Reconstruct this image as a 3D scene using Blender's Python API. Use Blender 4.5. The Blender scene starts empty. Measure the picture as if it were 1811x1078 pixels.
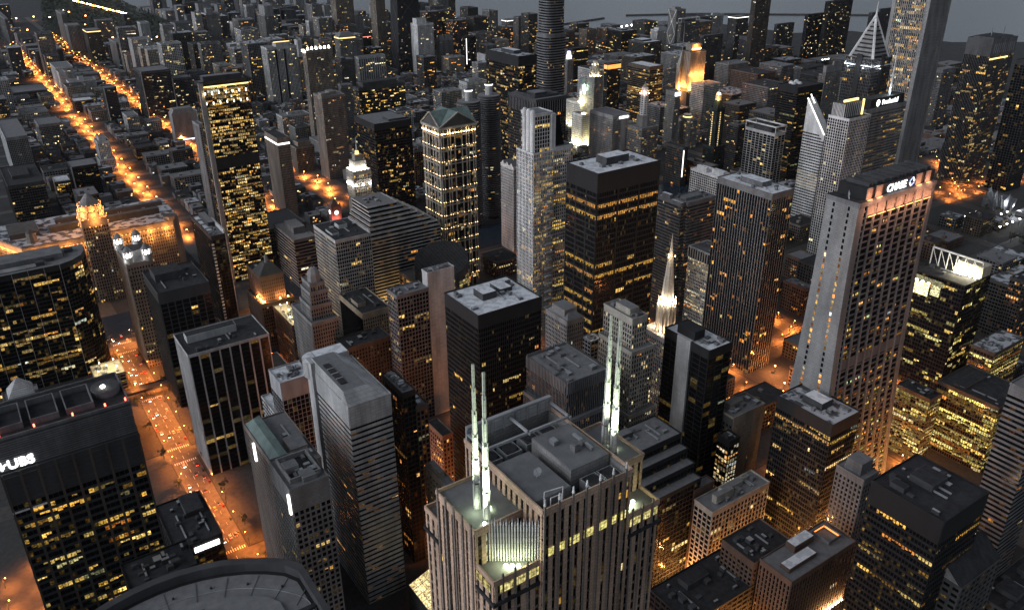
import bpy, math, random
from mathutils import Vector
RND = random.Random(11)
EK = .85      # lamp level for the chosen exposure
scn = bpy.context.scene
COL = scn.collection
CAM = Vector((0.0, 15.0, 412.0))
R = math.radians

# ------------------------------------------------------------------ materials
MATS = {}
def nodes(name):
    m = bpy.data.materials.new(name); m.use_nodes = True
    nt = m.node_tree; return m, nt, nt.nodes['Principled BSDF']
def wall_mat(name, c, rough=.85, var=.22, scale=.12, metal=0.0, patch=None, joint=None):
    m, nt, b = nodes(name)
    b.inputs['Roughness'].default_value = rough; b.inputs['Metallic'].default_value = metal
    geo = nt.nodes.new('ShaderNodeNewGeometry')
    n1 = nt.nodes.new('ShaderNodeTexNoise'); n1.inputs['Scale'].default_value = scale; n1.inputs['Detail'].default_value = 7
    mp = nt.nodes.new('ShaderNodeMapping'); mp.inputs['Scale'].default_value = (1, 1, .25 if not patch else 1)
    nt.links.new(geo.outputs['Position'], mp.inputs['Vector']); nt.links.new(mp.outputs['Vector'], n1.inputs['Vector'])
    rp = nt.nodes.new('ShaderNodeValToRGB')
    lo = tuple(x * (1 - var * 1.4) for x in c) if not patch else patch
    hi = tuple(min(1, x * (1 + var)) for x in c)
    rp.color_ramp.elements[0].position = .33 if not patch else .44; rp.color_ramp.elements[0].color = (*lo, 1)
    rp.color_ramp.elements[1].position = .68 if not patch else .52; rp.color_ramp.elements[1].color = (*hi, 1)
    nt.links.new(n1.outputs['Fac'], rp.inputs['Fac'])
    if joint:
        sx = nt.nodes.new('ShaderNodeSeparateXYZ'); ad = nt.nodes.new('ShaderNodeMath'); cb = nt.nodes.new('ShaderNodeCombineXYZ'); bt = nt.nodes.new('ShaderNodeTexBrick'); ml = nt.nodes.new('ShaderNodeMix')
        nt.links.new(geo.outputs['Position'], sx.inputs[0]); nt.links.new(sx.outputs[0], ad.inputs[0]); nt.links.new(sx.outputs[1], ad.inputs[1]); nt.links.new(ad.outputs[0], cb.inputs[0]); nt.links.new(sx.outputs[2], cb.inputs[1]); nt.links.new(cb.outputs[0], bt.inputs['Vector'])
        bt.inputs['Scale'].default_value = 1; bt.inputs['Brick Width'].default_value = joint[0]; bt.inputs['Row Height'].default_value = joint[1]; bt.inputs['Mortar Size'].default_value = .09; bt.inputs['Color1'].default_value = (1, 1, 1, 1); bt.inputs['Color2'].default_value = (.84, .84, .84, 1); bt.inputs['Mortar'].default_value = (.55, .55, .55, 1); bt.offset = 0 if joint[1] > 1.5 else .5
        ml.data_type = 'RGBA'; ml.blend_type = 'MULTIPLY'; ml.inputs[0].default_value = 1; nt.links.new(rp.outputs['Color'], ml.inputs[6]); nt.links.new(bt.outputs['Color'], ml.inputs[7]); nt.links.new(ml.outputs[2], b.inputs['Base Color'])
    else: nt.links.new(rp.outputs['Color'], b.inputs['Base Color'])
    MATS[name] = m; return m
for nm, c in dict(concrete=(.46, .46, .455), concdark=(.16, .16, .165), darkconc=(.048, .048, .051), steel=(.30, .30, .31), black=(.010, .010, .011),
                  bronze=(.018, .015, .012), lime=(.42, .385, .33), stonegrey=(.255, .25, .245), darkstone=(.066, .064, .062), granite=(.23, .19, .165),
                  granitepink=(.54, .37, .265), beige=(.33, .285, .225), tan=(.25, .215, .18), brick=(.12, .075, .055), brown=(.072, .058, .046),
                  white=(.70, .70, .69), darkgreen=(.02, .03, .027)).items():
    wall_mat(nm, c, joint=dict(concrete=(3.2, 1.95), concdark=(3, 1.9), stonegrey=(2.4, 1.3), lime=(2.2, 1.2), granitepink=(2.0, 1.25), granite=(2, 1.25), white=(2.8, 1.9), tan=(2.4, 1.3), beige=(2.4, 1.3)).get(nm))
wall_mat('gravel', (.165, .165, .17), .95, .12, .35)
wall_mat('tar', (.022, .022, .025), .9, .4, .3)
wall_mat('snow', (.72, .73, .76), .9, .0, .22, 0, (.52, .53, .55))
wall_mat('patchy', (.44, .45, .48), .9, .0, .13, 0, (.06, .06, .065))
wall_mat('rbeige', (.52, .46, .34), .9, .15, .2)
wall_mat('copper', (.135, .185, .172), .7, .2, .2)
wall_mat('asphalt', (.075, .068, .062), .6, .25, .25)
wall_mat('groundmat', (.03, .03, .031), .9, .35, .05)
wall_mat('sidewalk', (.05, .048, .046), .85, .2, .3)
wall_mat('paint', (.72, .70, .62), .7, .1, .6)
wall_mat('leafmat', (.05, .06, .035), .9, .4, .5)
wall_mat('barkmat', (.07, .055, .04), .9, .3, .8)
wall_mat('metal', (.42, .43, .44), .45, .1, .3, .6)
wall_mat('earth', (.06, .058, .05), .95, .3, .03)

def glass_mat():
    m, nt, b = nodes('window_glass')
    b.inputs['Base Color'].default_value = (.006, .0065, .0075, 1); b.inputs['Roughness'].default_value = .12
    b.inputs['Specular IOR Level'].default_value = .13
    at = nt.nodes.new('ShaderNodeAttribute'); at.attribute_name = 'glow'
    geo = nt.nodes.new('ShaderNodeNewGeometry')
    mp = nt.nodes.new('ShaderNodeMapping'); mp.inputs['Scale'].default_value = (1, 1, 1.3)
    nz = nt.nodes.new('ShaderNodeTexNoise'); nz.inputs['Scale'].default_value = .85; nz.inputs['Detail'].default_value = 2.5
    mr = nt.nodes.new('ShaderNodeMapRange'); mr.inputs['From Min'].default_value = .34; mr.inputs['From Max'].default_value = .66
    mr.inputs['To Min'].default_value = .12; mr.inputs['To Max'].default_value = 1.35
    nt.links.new(geo.outputs['Position'], mp.inputs['Vector']); nt.links.new(mp.outputs['Vector'], nz.inputs['Vector'])
    nt.links.new(nz.outputs['Fac'], mr.inputs['Value'])
    nt.links.new(at.outputs['Color'], b.inputs['Emission Color']); nt.links.new(mr.outputs['Result'], b.inputs['Emission Strength'])
    try: m.cycles.emission_sampling = 'NONE'
    except Exception: pass
    MATS['glass'] = m
glass_mat()
def emit(name, c, s, sample=True):
    m, nt, b = nodes(name); b.inputs['Base Color'].default_value = (.2, .2, .2, 1)
    b.inputs['Emission Color'].default_value = (*c, 1); b.inputs['Emission Strength'].default_value = s * EK
    if not sample: m.cycles.emission_sampling = 'NONE'
    MATS[name] = m
emit('lamp_orange', (1, .36, .08), 26, False)
emit('lamp_white', (1, .93, .8), 22, False)
emit('lamp_red', (1, .10, .05), 9, False)
emit('flood_warm', (1, .62, .25), 16)
emit('flood_soft', (1, .66, .30), 6)
emit('cornice_orange', (1, .36, .07), 3.2)
emit('flood_orange', (1, .33, .06), 14)
emit('flood_green', (.82, 1, .6), 18)
emit('flood_white', (1, .97, .92), 16)
emit('sign_white', (.95, .98, 1), 3.2)
emit('sign_blue', (.12, .35, .85), 1.6)
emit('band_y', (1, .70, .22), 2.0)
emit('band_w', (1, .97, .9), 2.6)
emit('band_r', (1, .25, .2), 1.6)
emit('band_o', (1, .30, .05), 1.7)
emit('band_v', (.72, .66, 1), 2.4)
emit('tail_red', (1, .06, .03), 9, False)
emit('head_white', (1, .95, .85), 14, False)

PAL = dict(y=[(1, .61, .17), (1, .67, .26), (1, .54, .13), (.95, .69, .30)], w=[(1, .80, .48), (1, .72, .34), (.95, .86, .62)],
           o=[(1, .42, .10), (1, .50, .16), (1, .36, .08)], g=[(.92, .74, .24), (1, .66, .2), (.9, .8, .36)], c=[(.92, 1, .78), (.9, .98, .95)])

# ------------------------------------------------------------------ mesh helper
class MB:
    def __init__(s): s.v = []; s.f = []; s.m = []; s.g = []; s.mats = []
    def mi(s, name):
        if name not in s.mats: s.mats.append(name)
        return s.mats.index(name)
    def poly(s, pts, mat, glow=None):
        n = len(s.v); s.v.extend(pts); s.f.append(tuple(range(n, n + len(pts)))); s.m.append(s.mi(mat)); s.g.append(glow or (0, 0, 0))
    def hexa(s, p, mat):           # p: 8 points, bottom ring then top ring (counter-clockwise from above)
        n = len(s.v); s.v.extend(p); k = s.mi(mat)
        for q in ((3, 2, 1, 0), (4, 5, 6, 7), (0, 1, 5, 4), (1, 2, 6, 5), (2, 3, 7, 6), (3, 0, 4, 7)):
            s.f.append(tuple(n + i for i in q)); s.m.append(k); s.g.append((0, 0, 0))
    def box(s, x0, y0, z0, x1, y1, z1, mat):
        s.hexa([(x0, y0, z0), (x1, y0, z0), (x1, y1, z0), (x0, y1, z0), (x0, y0, z1), (x1, y0, z1), (x1, y1, z1), (x0, y1, z1)], mat)
    def prism(s, pts, z0, z1, mat, top=None, pts1=None, cap=True):
        n = len(pts); b = [(p[0], p[1], z0) for p in pts]; t = [(p[0], p[1], (z1(p) if callable(z1) else z1)) for p in (pts1 or pts)]
        for i in range(n):
            j = (i + 1) % n; s.poly([b[i], b[j], t[j], t[i]], mat)
        if cap: s.poly(t, top or mat); s.poly(b[::-1], mat)
    def cyl(s, x, y, z0, z1, r0, r1, n, mat, top=None):
        a = [(x + r0 * math.cos(6.28318 * i / n), y + r0 * math.sin(6.28318 * i / n)) for i in range(n)]
        c = [(x + r1 * math.cos(6.28318 * i / n), y + r1 * math.sin(6.28318 * i / n)) for i in range(n)]
        s.prism(a, z0, z1, mat, top, c)
    def tube(s, p, q, r, mat, n=6):
        p = Vector(p); q = Vector(q); d = (q - p).normalized(); a = d.orthogonal().normalized(); b = d.cross(a)
        A = [p + a * (r * math.cos(6.28318 * i / n)) + b * (r * math.sin(6.28318 * i / n)) for i in range(n)]
        B = [w + (q - p) for w in A]
        for i in range(n):
            j = (i + 1) % n; s.poly([tuple(A[i]), tuple(A[j]), tuple(B[j]), tuple(B[i])], mat)
        s.poly([tuple(w) for w in A[::-1]], mat); s.poly([tuple(w) for w in B], mat)
    def build(s, name, parent=None, loc=None, warp=None):
        if not s.f: return None
        vv = [warp(p) for p in s.v] if warp else s.v
        me = bpy.data.meshes.new(name); me.from_pydata(vv, [], s.f)
        for k in s.mats: me.materials.append(MATS[k])
        me.polygons.foreach_set('material_index', s.m)
        if 'glass' in s.mats:
            at = me.attributes.new('glow', 'FLOAT_COLOR', 'FACE'); buf = []
            for g in s.g: buf.extend((g[0], g[1], g[2], 1))
            at.data.foreach_set('color', buf)
        me.update()
        o = bpy.data.objects.new(name, me); COL.objects.link(o)
        if parent: o.parent = parent
        if loc: o.location = loc
        return o
def thing(name, label, cat, loc, group=None, rz=0):
    o = bpy.data.objects.new(name, None); COL.objects.link(o); o.location = loc; o.rotation_euler = (0, 0, rz); o.empty_display_size = 1
    o['label'] = label; o['category'] = cat
    if group: o['group'] = group
    return o
def tag(o, label, cat, group=None, kind=None):
    o['label'] = label; o['category'] = cat
    if group: o['group'] = group
    if kind: o['kind'] = kind
    return o
def struct(o): o['kind'] = 'structure'; return o
def lamp(parent, loc, power, col, r=.4, kind='POINT', aim=None, angle=70):
    L = bpy.data.lights.new('lamp_light', kind); L.energy = power * EK; L.color = col; L.shadow_soft_size = r
    o = bpy.data.objects.new('lamp_light', L); COL.objects.link(o); o.location = loc
    if parent: o.parent = parent
    if kind == 'SPOT':
        L.spot_size = R(angle); L.spot_blend = .6; o.rotation_euler = Vector(aim).to_track_quat('-Z', 'Y').to_euler()
    return o

# ------------------------------------------------------------------ facades
class FR:                                          # a facade frame: origin, unit u along the wall, outward normal
    def __init__(s, o, u, n): s.o = o; s.u = u; s.n = n
    def __call__(s, u, v, n=0.0): return (s.o[0] + s.u[0] * u + s.n[0] * n, s.o[1] + s.u[1] * u + s.n[1] * n, s.o[2] + v)
def frames(x, y, z, w, d):
    return dict(S=(FR((x, y, z), (1, 0), (0, -1)), w), W=(FR((x, y + d, z), (0, -1), (-1, 0)), d),
                E=(FR((x + w, y, z), (0, 1), (1, 0)), d), N=(FR((x + w, y + d, z), (-1, 0), (0, 1)), w))
def fbox(mb, F, u0, u1, v0, v1, n0, n1, mat):
    a = [F(u0, v0, n0), F(u1, v0, n0), F(u1, v1, n0), F(u0, v1, n0)]; b = [F(u0, v0, n1), F(u1, v0, n1), F(u1, v1, n1), F(u0, v1, n1)]
    mb.poly(b, mat); mb.poly([a[0], a[1], b[1], b[0]], mat); mb.poly([a[1], a[2], b[2], b[1]], mat)
    mb.poly([a[2], a[3], b[3], b[2]], mat); mb.poly([a[3], a[0], b[0], b[3]], mat)
def style(s):
    p = s.replace(',', ' ').split(); return dict(bay=float(p[0]), fl=float(p[1]), pw=float(p[2]), sp=float(p[3]), mat=p[4], lit=float(p[5]), per=float(p[6]), pal=p[7], sm=p[8] if len(p) > 8 else p[4])
def glowc(pal, k=1.0):
    q = RND.random(); c = RND.choice(PAL[pal if q < .80 else ('w' if q < .90 else ('o' if q < .975 else 'c'))]); s = EK * k * RND.choice((.14, .22, .35, .5, .7, 1.0, 1.35)); return (c[0] * s, c[1] * s, c[2] * s)
def facade(F, L, H, st, wall, win, panes, bt=0, rows=0, maj=0, dim=1.0, v0=0.0, plain=False, mech=None):
    bay, fl = st['bay'], st['fl']
    win.poly([F(0, v0), F(L, v0), F(L, H), F(0, H)], 'glass')
    HH = max(v0 + .1, H - bt)
    if bt > 0: fbox(wall, F, 0, L, max(HH, v0), H, 0, .42, st['mat'])
    if bt >= H or bay > 50 and fl > 50: return
    nb = max(1, int(round(L / bay))); bw = L / nb; nf = max(1, int(round((HH - v0) / fl))); fh = (HH - v0) / nf
    sp, pw = st['sp'], st['pw']
    if sp > 0:
        for k in range(nf + 1):
            a = v0 + k * fh
            lo, hi = max(v0, a - sp * .5), min(HH, a + sp * .5)
            if hi > lo + .05: fbox(wall, F, 0, L, lo, hi, 0, .22, st['sm'])
    if pw > 0:
        for j in range(nb + 1):
            c = j * bw; fbox(wall, F, max(0, c - pw * .5), min(L, c + pw * .5), v0, HH, 0, .36, st['mat'])
    if maj:
        for j in range(maj + 1):
            c = L * j / maj; fbox(wall, F, max(0, c - .75), min(L, c + .75), v0, HH, 0, .5, st['mat'])
    if mech:
        a = v0 + (HH - v0) * mech[0]; fbox(wall, F, 0, L, a, a + (HH - v0) * mech[1], 0, .5, 'black')
    if plain: return
    if bay > 25: nb = max(1, int(L / 4.0)); bw = L / nb; pw = .0
    for k in range(nf):
        rk = ROWK.get(nf - 1 - k); fullrow = RND.random() < rows; p = rk if rk else .9 if fullrow else (st['lit'] * .62 if st['lit'] < .5 else st['lit'])
        on = RND.random() < p; c = glowc(st['pal'], dim)
        rc = tuple(x * EK * (.50 + .22 * RND.random()) for x in (1, .55, .13))
        for j in range(nb):
            if RND.random() > st['per']:
                on = RND.random() < p; c = glowc(st['pal'], dim)
            u0, u1 = j * bw + pw * .5 + .04, (j + 1) * bw - pw * .5 - .04; a, b = v0 + k * fh + sp * .5, v0 + (k + 1) * fh - sp * .5
            if rk and on: c = rc
            if u1 - u0 < .15 or b - a < .15: continue
            g = None
            if on:
                s = .75 + .5 * RND.random(); g = (c[0] * s, c[1] * s, c[2] * s)
                if RND.random() < .35: a = b - (b - a) * (.35 + .4 * RND.random())      # a drawn blind over part of the pane
            elif RND.random() < .10: s = .02 + .05 * RND.random(); c2 = RND.choice(PAL[st['pal']]); g = (c2[0] * s, c2[1] * s, c2[2] * s)
            panes.append((F, u0, u1, a, b, g))
NWIN = [0]
ROWK = {}
TINT = [1.0, 1.0]
def put_panes(root, panes, win, near):
    """windows: on near buildings the hundred that show largest are parts, the rest join the one window part"""
    if near:
        ro = root.location
        def key(p):
            c = p[0]((p[1] + p[2]) / 2, (p[3] + p[4]) / 2); return (Vector(c) + ro - CAM).length
        vis = [p for p in panes if p[0].n in ((0, -1), (-1, 0))]
        vis.sort(key=key); pick = vis[:near]; ids = set(id(p) for p in pick)
        for p in pick:
            F, u0, u1, a, b, g = p; m = MB(); c = F((u0 + u1) / 2, (a + b) / 2, .04)
            q = [F(u0, a, .04), F(u1, a, .04), F(u1, b, .04), F(u0, b, .04)]
            m.poly([(t[0] - c[0], t[1] - c[1], t[2] - c[2]) for t in q], 'glass', g)
            m.build('window', root, c); NWIN[0] += 1
        panes = [p for p in panes if id(p) not in ids]
    for F, u0, u1, a, b, g in panes:
        if not g: continue
        k = 2 if u1 - u0 > 1.9 else 1; e = (u1 - u0) / k
        for q in range(k):
            s = .45 + .8 * RND.random() if k > 1 else 1.0; win.poly([F(u0 + q * e, a, .04), F(u0 + (q + 1) * e - .1, a, .04), F(u0 + (q + 1) * e - .1, b, .04), F(u0 + q * e, b, .04)], 'glass', (g[0] * s, g[1] * s, g[2] * s))
def finish(root, wall, roof, win, panes, near=0, warp=None):
    TINT[0] = .65 + .6 * RND.random(); TINT[1] = .6 + .45 * RND.random()
    panes = [(p[0], p[1], p[2], p[3], p[4], (p[5][0] * TINT[0], p[5][1] * TINT[0] * (.9 + .1 * TINT[1]), p[5][2] * TINT[0] * TINT[1]) if p[5] else None) for p in panes]
    put_panes(root, panes, win, near)
    wall.build('wall', root, None, warp); roof.build('roof', root, None, warp)
    o = win.build('window', root, None, warp)
    if o: o['kind'] = 'stuff'
def ring(wall, x, y, w, d, z0, z1, t, mat):
    wall.box(x, y, z0, x + w, y + t, z1, mat); wall.box(x, y + d - t, z0, x + w, y + d, z1, mat)
    wall.box(x, y + t, z0, x + t, y + d - t, z1, mat); wall.box(x + w - t, y + t, z0, x + w, y + d - t, z1, mat)
def mass(x, y, w, d, z0, z1, st, wall, roof, win, panes, rt='gravel', bt=0, stW=None, par=1.1, rows=0, maj=0, dim=1.0, sides='SWE', mech=None, stS=None, drop=0):
    fr = frames(x, y, z0, w, d); H = z1 - z0
    for k in 'SWEN':
        F, L = fr[k]; s = (stW if k in 'WE' and stW else (stS or st))
        if k in sides: facade(F, L, H, s, wall, win, panes, bt, rows, maj, dim, 0.0, k == 'E', mech)
        else: wall.poly([F(0, 0), F(L, 0), F(L, H), F(0, H)], s['mat'])
    roof.poly([(x, y, z1 - drop), (x + w, y, z1 - drop), (x + w, y + d, z1 - drop), (x, y + d, z1 - drop)], rt)
    if par > 0: ring(wall, x - .43, y - .43, w + .86, d + .86, z1 - .4, z1 + par, .45, st['mat'])
def clutter(root, x, y, w, d, z, n, mat='concdark'):
    for i in range(2 if n > 8 else 1):
        m = MB(); L = d * (.3 + .3 * RND.random()); m.box(0, 0, .35, .9, L, 1.15, 'metal')
        for k in range(int(L / 3) + 1): m.box(.1, k * 3, 0, .8, k * 3 + .3, .35, mat)
        m.build('roof_duct', root, (x + w * (.12 + .7 * RND.random()), y + d * .12 + RND.random() * d * .2, z))
    for i in range(n):
        m = MB(); bw, bd, bh = 1.5 + 3 * RND.random(), 1.5 + 3 * RND.random(), .8 + 1.8 * RND.random()
        px, py = x + 1.5 + RND.random() * max(.1, w - bw - 3), y + 1.5 + RND.random() * max(.1, d - bd - 3)
        m.box(0, 0, 0, bw, bd, bh, mat); m.box(.2, .2, bh, bw - .2, bd - .2, bh + .25, 'metal' if i % 3 == 0 else mat)
        m.build('rooftop_unit', root, (px, py, z))
TEXTS = []
def text(root, name, body, size, F, u, v, mat, n=.35, depth=.12, bold=.02):
    c = bpy.data.curves.new(name, 'FONT'); c.body = body; c.size = size; c.extrude = depth; c.offset = bold; c.align_x = 'LEFT'
    tmp = bpy.data.objects.new('tmp_text', c); COL.objects.link(tmp); c.materials.append(MATS[mat]); bpy.context.view_layer.update()
    me = bpy.data.meshes.new_from_object(tmp.evaluated_get(bpy.context.evaluated_depsgraph_get())); bpy.data.objects.remove(tmp)
    o = bpy.data.objects.new(name, me); COL.objects.link(o); o.parent = root
    o.location = F(u, v, n); o.rotation_euler = (R(90), 0, math.atan2(F.u[1], F.u[0])); return o

def tower(name, label, x, y, w, d, h, sts, opt=''):
    o = {}; phs = []
    for t in opt.split():
        k, _, v = t.partition('=')
        if k == 'ph': phs.append([float(q) for q in v.split(',')])
        else: o[k] = v or '1'
    st = style(sts); cat = name.replace('_', ' ')
    if cat in ('skyscraper',): cat = 'tower'
    root = thing(name, label, cat, (x, y, 0))
    wall, roof, win, panes = MB(), MB(), MB(), []
    rt = {'beige': 'rbeige'}.get(o.get('roof', 'gravel'), o.get('roof', 'gravel'))
    bt = min(float(o.get('bt', 0)), h); rows = float(o.get('rows', 0)); maj = 3 if 'big' in o else 0
    dist = (Vector((x + w / 2, y + d / 2, h * .7)) - CAM).length
    stW = style(o['W']) if 'W' in o else None
    near = 100 if dist < 560 else (60 if dist < 800 else 0)
    if st['lit'] == 0: near = 0
    mech = tuple(float(q) for q in o['mech'].split(',')) if 'mech' in o else None
    well = rt == 'welldark'
    if well: rt = 'gravel'
    if 'zig' in o:
        n = 7
        mass(0, 0, w, d, 0, h, st, wall, roof, win, panes, 'gravel', 0, None, .8)
        for k in range(n):
            a = min(k, 4) * 2.0; zz = h + k * 4.0
            mass(a, 2.5 + k * 3.0, w - a - 2 - (6.5 * k), d - 3 - k * 3.0, zz, zz + 4.0, st, wall, roof, win, panes, 'gravel', 0, None, .6)
        finish(root, wall, roof, win, panes, 0); clutter(root, 12, 26, 20, 25, h + 28, 8); return root
    stS = dict(st, lit=float(o['litS']), per=.8) if 'litS' in o else None
    colon = float(o.get('colon', 0)); ROWK.clear()
    if 'rowk' in o: ROWK.update({int(q.split(':')[0]): float(q.split(':')[1]) for q in o['rowk'].split(',')})
    dim = 1.0 + max(0, min(1.3, (dist - 1100) / 1100))
    if dist > 1500: st = dict(st, lit=min(.5, st['lit'] * 1.35 + .01))
    mass(0, 0, w, d, 0, h, st, wall, roof, win, panes, rt, bt, stW, 1.1, rows, maj, dim, 'SWE', mech, stS)
    ROWK.clear()
    if 'colon' in o:
        fr = frames(0, 0, 0, w, d)
        for k in 'SW':
            F, L = fr[k]; n = int(L / 3.4)
            win.poly([F(0, h - 3 - colon, .45), F(L, h - 3 - colon, .45), F(L, h - 3, .45), F(0, h - 3, .45)], 'glass')
            for j in range(n + 1): fbox(wall, F, max(0, j * L / n - .55), min(L, j * L / n + .55), h - 3 - colon, h - 3, .45, 1.0, 'concdark')
    if 'tiers' in o:
        for t in o['tiers'].split(';'):
            a, b, c = [float(q) for q in t.split(',')]
            mass(a, b, w - 2 * a, d - b, 0, h - c, st, wall, roof, win, panes, 'gravel', 2, stW, .9)
    for p in phs:
        q = MB(); pr = MB(); a, b, pw, pd, pz = p
        x0, y0, x1, y1 = a * w, b * d, (a + pw) * w, (b + pd) * d
        q.box(x0, y0, h, x1, y1, h + pz, 'darkconc' if st['mat'] in ('black', 'bronze', 'darkconc', 'darkgreen') else st['mat'])
        rr = {'snow': 'snow', 'patchy': 'snow'}.get(o.get('phroof', rt), 'gravel' if rt != 'tar' else 'tar')
        q.poly([(x0 + .3, y0 + .3, h + pz + .02), (x1 - .3, y0 + .3, h + pz + .02), (x1 - .3, y1 - .3, h + pz + .02), (x0 + .3, y1 - .3, h + pz + .02)], rr)
        q.build('mechanical_penthouse', root)
    if dist < 1000 and w > 8 and d > 8 and 'court' not in o: clutter(root, 0, 0, w, d, h, 13 if dist < 650 else 7, 'concdark' if rt != 'tar' else 'darkconc')
    fr = frames(0, 0, 0, w, d); FS, FW = fr['S'][0], fr['W'][0]
    cr = o.get('crown')
    if cr == 'saw':
        for k in 'SWEN':
            F, L = fr[k]; n = int(L / 1.6)
            for j in range(n):
                u = j * L / n; fbox(wall, F, u + .1, u + L / n * .6, h - 7, h + 1.9, .36, .95, 'concdark')
    if cr in ('hip', 'gable'):
        hh = min(w, d) * .32
        if cr == 'hip':
            a = min(w, d) * .3
            roof.prism([(-.3, -.3), (w + .3, -.3), (w + .3, d + .3), (-.3, d + .3)], h + .1, h + hh, 'gravel', None, [(a, a), (w - a, a), (w - a, d - a), (a, d - a)])
        else:
            roof.poly([(-.4, -.4, h), (w + .4, -.4, h), (w + .4, d / 2, h + hh * 1.4), (-.4, d / 2, h + hh * 1.4)], 'tar')
            roof.poly([(-.4, d / 2, h + hh * 1.4), (w + .4, d / 2, h + hh * 1.4), (w + .4, d + .4, h), (-.4, d + .4, h)], 'tar')
            for X in (0, w): wall.poly([(X, 0, h), (X, d, h), (X, d / 2, h + hh * 1.4)], 'stonegrey')
    if cr == 'gables':
        for j in range(3):
            u = d * (j + .5) / 3; e = d / 6
            wall.poly([FW(u - e, h, .4), FW(u + e, h, .4), FW(u, h + 5, .4)], 'white')
            for sgn in (-1, 1): roof.poly([FW(u + sgn * e, h, .4), FW(u, h + 5, .4), FW(u, h + 5, -w), FW(u + sgn * e, h, -w)], 'gravel')
    if 'copperside' in o:
        q = MB(); q.prism([(-.4, -.4), (9, -.4), (9, d + .4), (-.4, d + .4)], h + .2, h + 5, 'copper', 'copper', [(4.5, 4), (9, 2), (9, d - 2), (4.5, d - 4)]); q.build('copper_roof', root)
    if 'shaft' in o:
        s = MB(); a = d * .38; b = d * .68; s.box(-1.6, a, 0, 6, b, h + 1.5, 'concrete'); s.build('lift_shaft', root)
        s = MB(); s.box(1, a - 1, h + 1.5, 11, b + 3, h + 8, 'black'); s.build('mechanical_penthouse', root)
    if 'litcols' in o:
        s = MB()
        for k in range(19):
            v = h - 12 - k * 3.6
            if v < 6: break
            for u in (.22, .84):
                g = tuple(c * (1.2 + .5 * RND.random()) for c in (1, .60, .22)); s.poly([FS(u * w - .7, v, .5), FS(u * w + .7, v, .5), FS(u * w + .7, v + 2.3, .5), FS(u * w - .7, v + 2.3, .5)], 'glass', g)
        s.build('lit_window_column', root)
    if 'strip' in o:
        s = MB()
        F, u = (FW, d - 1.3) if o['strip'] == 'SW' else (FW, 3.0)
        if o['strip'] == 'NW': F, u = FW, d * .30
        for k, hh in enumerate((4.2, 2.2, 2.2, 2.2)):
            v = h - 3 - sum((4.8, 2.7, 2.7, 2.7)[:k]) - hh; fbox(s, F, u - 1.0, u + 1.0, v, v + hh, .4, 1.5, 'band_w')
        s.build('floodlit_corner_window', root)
    if well:
        q = MB(); q.box(w * .12, d * .18, h + .05, w * .9, d * .85, h + .1, 'tar'); ring(q, w * .10, d * .16, w * .82, d * .71, h, h + 3.2, .8, st['mat']); q.build('roof_well', root)
    if 'terr' in o:
        for k in range(1, int(o['terr'])): mass(0, -7.0 * k, w, 7.0, 0, h - 7.5 * k, st, wall, roof, win, panes, 'gravel', 2, stW, .8)
    if 'louv' in o:
        q = MB(); n = 9
        win.poly([FW(0, h - 11, .46), FW(d, h - 11, .46), FW(d, h - .5, .46), FW(0, h - .5, .46)], 'glass')
        for j in range(n + 1): fbox(q, FW, j * d / n - .5, j * d / n + .5, h - 11, h + .6, .46, 1.3, 'white')
        q.build('louvre', root)
    if 'vstrip' in o:
        q = MB(); fbox(q, FS, w * .1, w * .1 + 1.6, h * .25, h - 4, .5, .9, 'band_w'); q.build('light_strip', root)
    if 'band' in o:
        q = MB(); b = o['band'][0]; mt = 'band_' + b
        v1 = h - 2.2 if b != 'o' else h - 2; v0 = v1 - (1.6 if b in 'wr' else (2.2 if b == 'y' else 8))
        if o['band'] == 'w0': v0, v1 = h * .45, h * .45 + 2.2
        if dist < 1400: v0 = h - 9; v1 = h - 6.6
        for F, L in (fr['S'], fr['W']): fbox(q, F, .2, L - .2, v0, v1, .46, .9, mt)
        q.build('light_band', root)
    if 'crownlit' in o:
        q = MB(); F, L = fr['S']; n = 7
        for v in (h - 5.2,): fbox(q, F, 0, L, v, v + 1.3, .5, .9, 'band_y')
        for k in range(2):
            for j in range(n): fbox(q, F, (j + .42) * L / n, (j + .58) * L / n, h - 13 - 11 * k, h - 10.2 - 11 * k, .5, 1.0, 'band_w')
        q.build('crown_light', root)
        for k in range(n): lamp(root, F((k + .5) * L / n, h - 12, 2.5), 2600, (1, .75, .35))
    if 'pil' in o:
        q = MB(); fbox(q, FS, -.5, 3.2, 0, h, .4, 1.6, 'stonegrey'); fbox(q, FW, d - 3, d + .5, 0, h, .4, 1.6, 'stonegrey'); q.build('corner_pier', root)
    if 'rib' in o:
        q = MB(); fbox(q, FS, -.4, 1.4, 0, h + 1, .4, 1.2, 'concrete'); q.build('corner_pier', root)
    if 'cheq' in o:
        q = MB()
        for k in range(26):
            fbox(q, FS, -1.2, 1.2, h - 9 - k * 3.7, h - 7.2 - k * 3.7, .5, 1.0, 'white')
        fbox(q, FS, w - .7, w + .1, 0, h + 1, .5, 1.0, 'concrete'); q.build('corner_trim', root)
        q = MB(); q.box(w - 1.6, 0, h + .5, w, d * .6, h + 5, 'concrete'); q.box(1, d * .25, h + .1, 6, d * .9, h + .8, 'snow')
        for k in range(4): q.box(-.5 + .3, d * (.1 + .2 * k), h + 1.2, w * .5, d * (.1 + .2 * k) + 1.2, h + 2.4, 'steel')
        q.build('roof_frame', root)
    if 'round' in o:
        q = MB(); q.prism([(0, 1), (w, 1), (w, d - 1), (0, d - 1)], h, h + 9, st['mat'], 'gravel', [(5, 3), (w - 5, 3), (w - 5, d - 3), (5, d - 3)]); q.build('rounded_roof', root)
        q = MB(); fbox(q, FS, 1, w - 8, 3, 4.6, .5, 1, 'band_v'); q.build('light_band', root)
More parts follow.
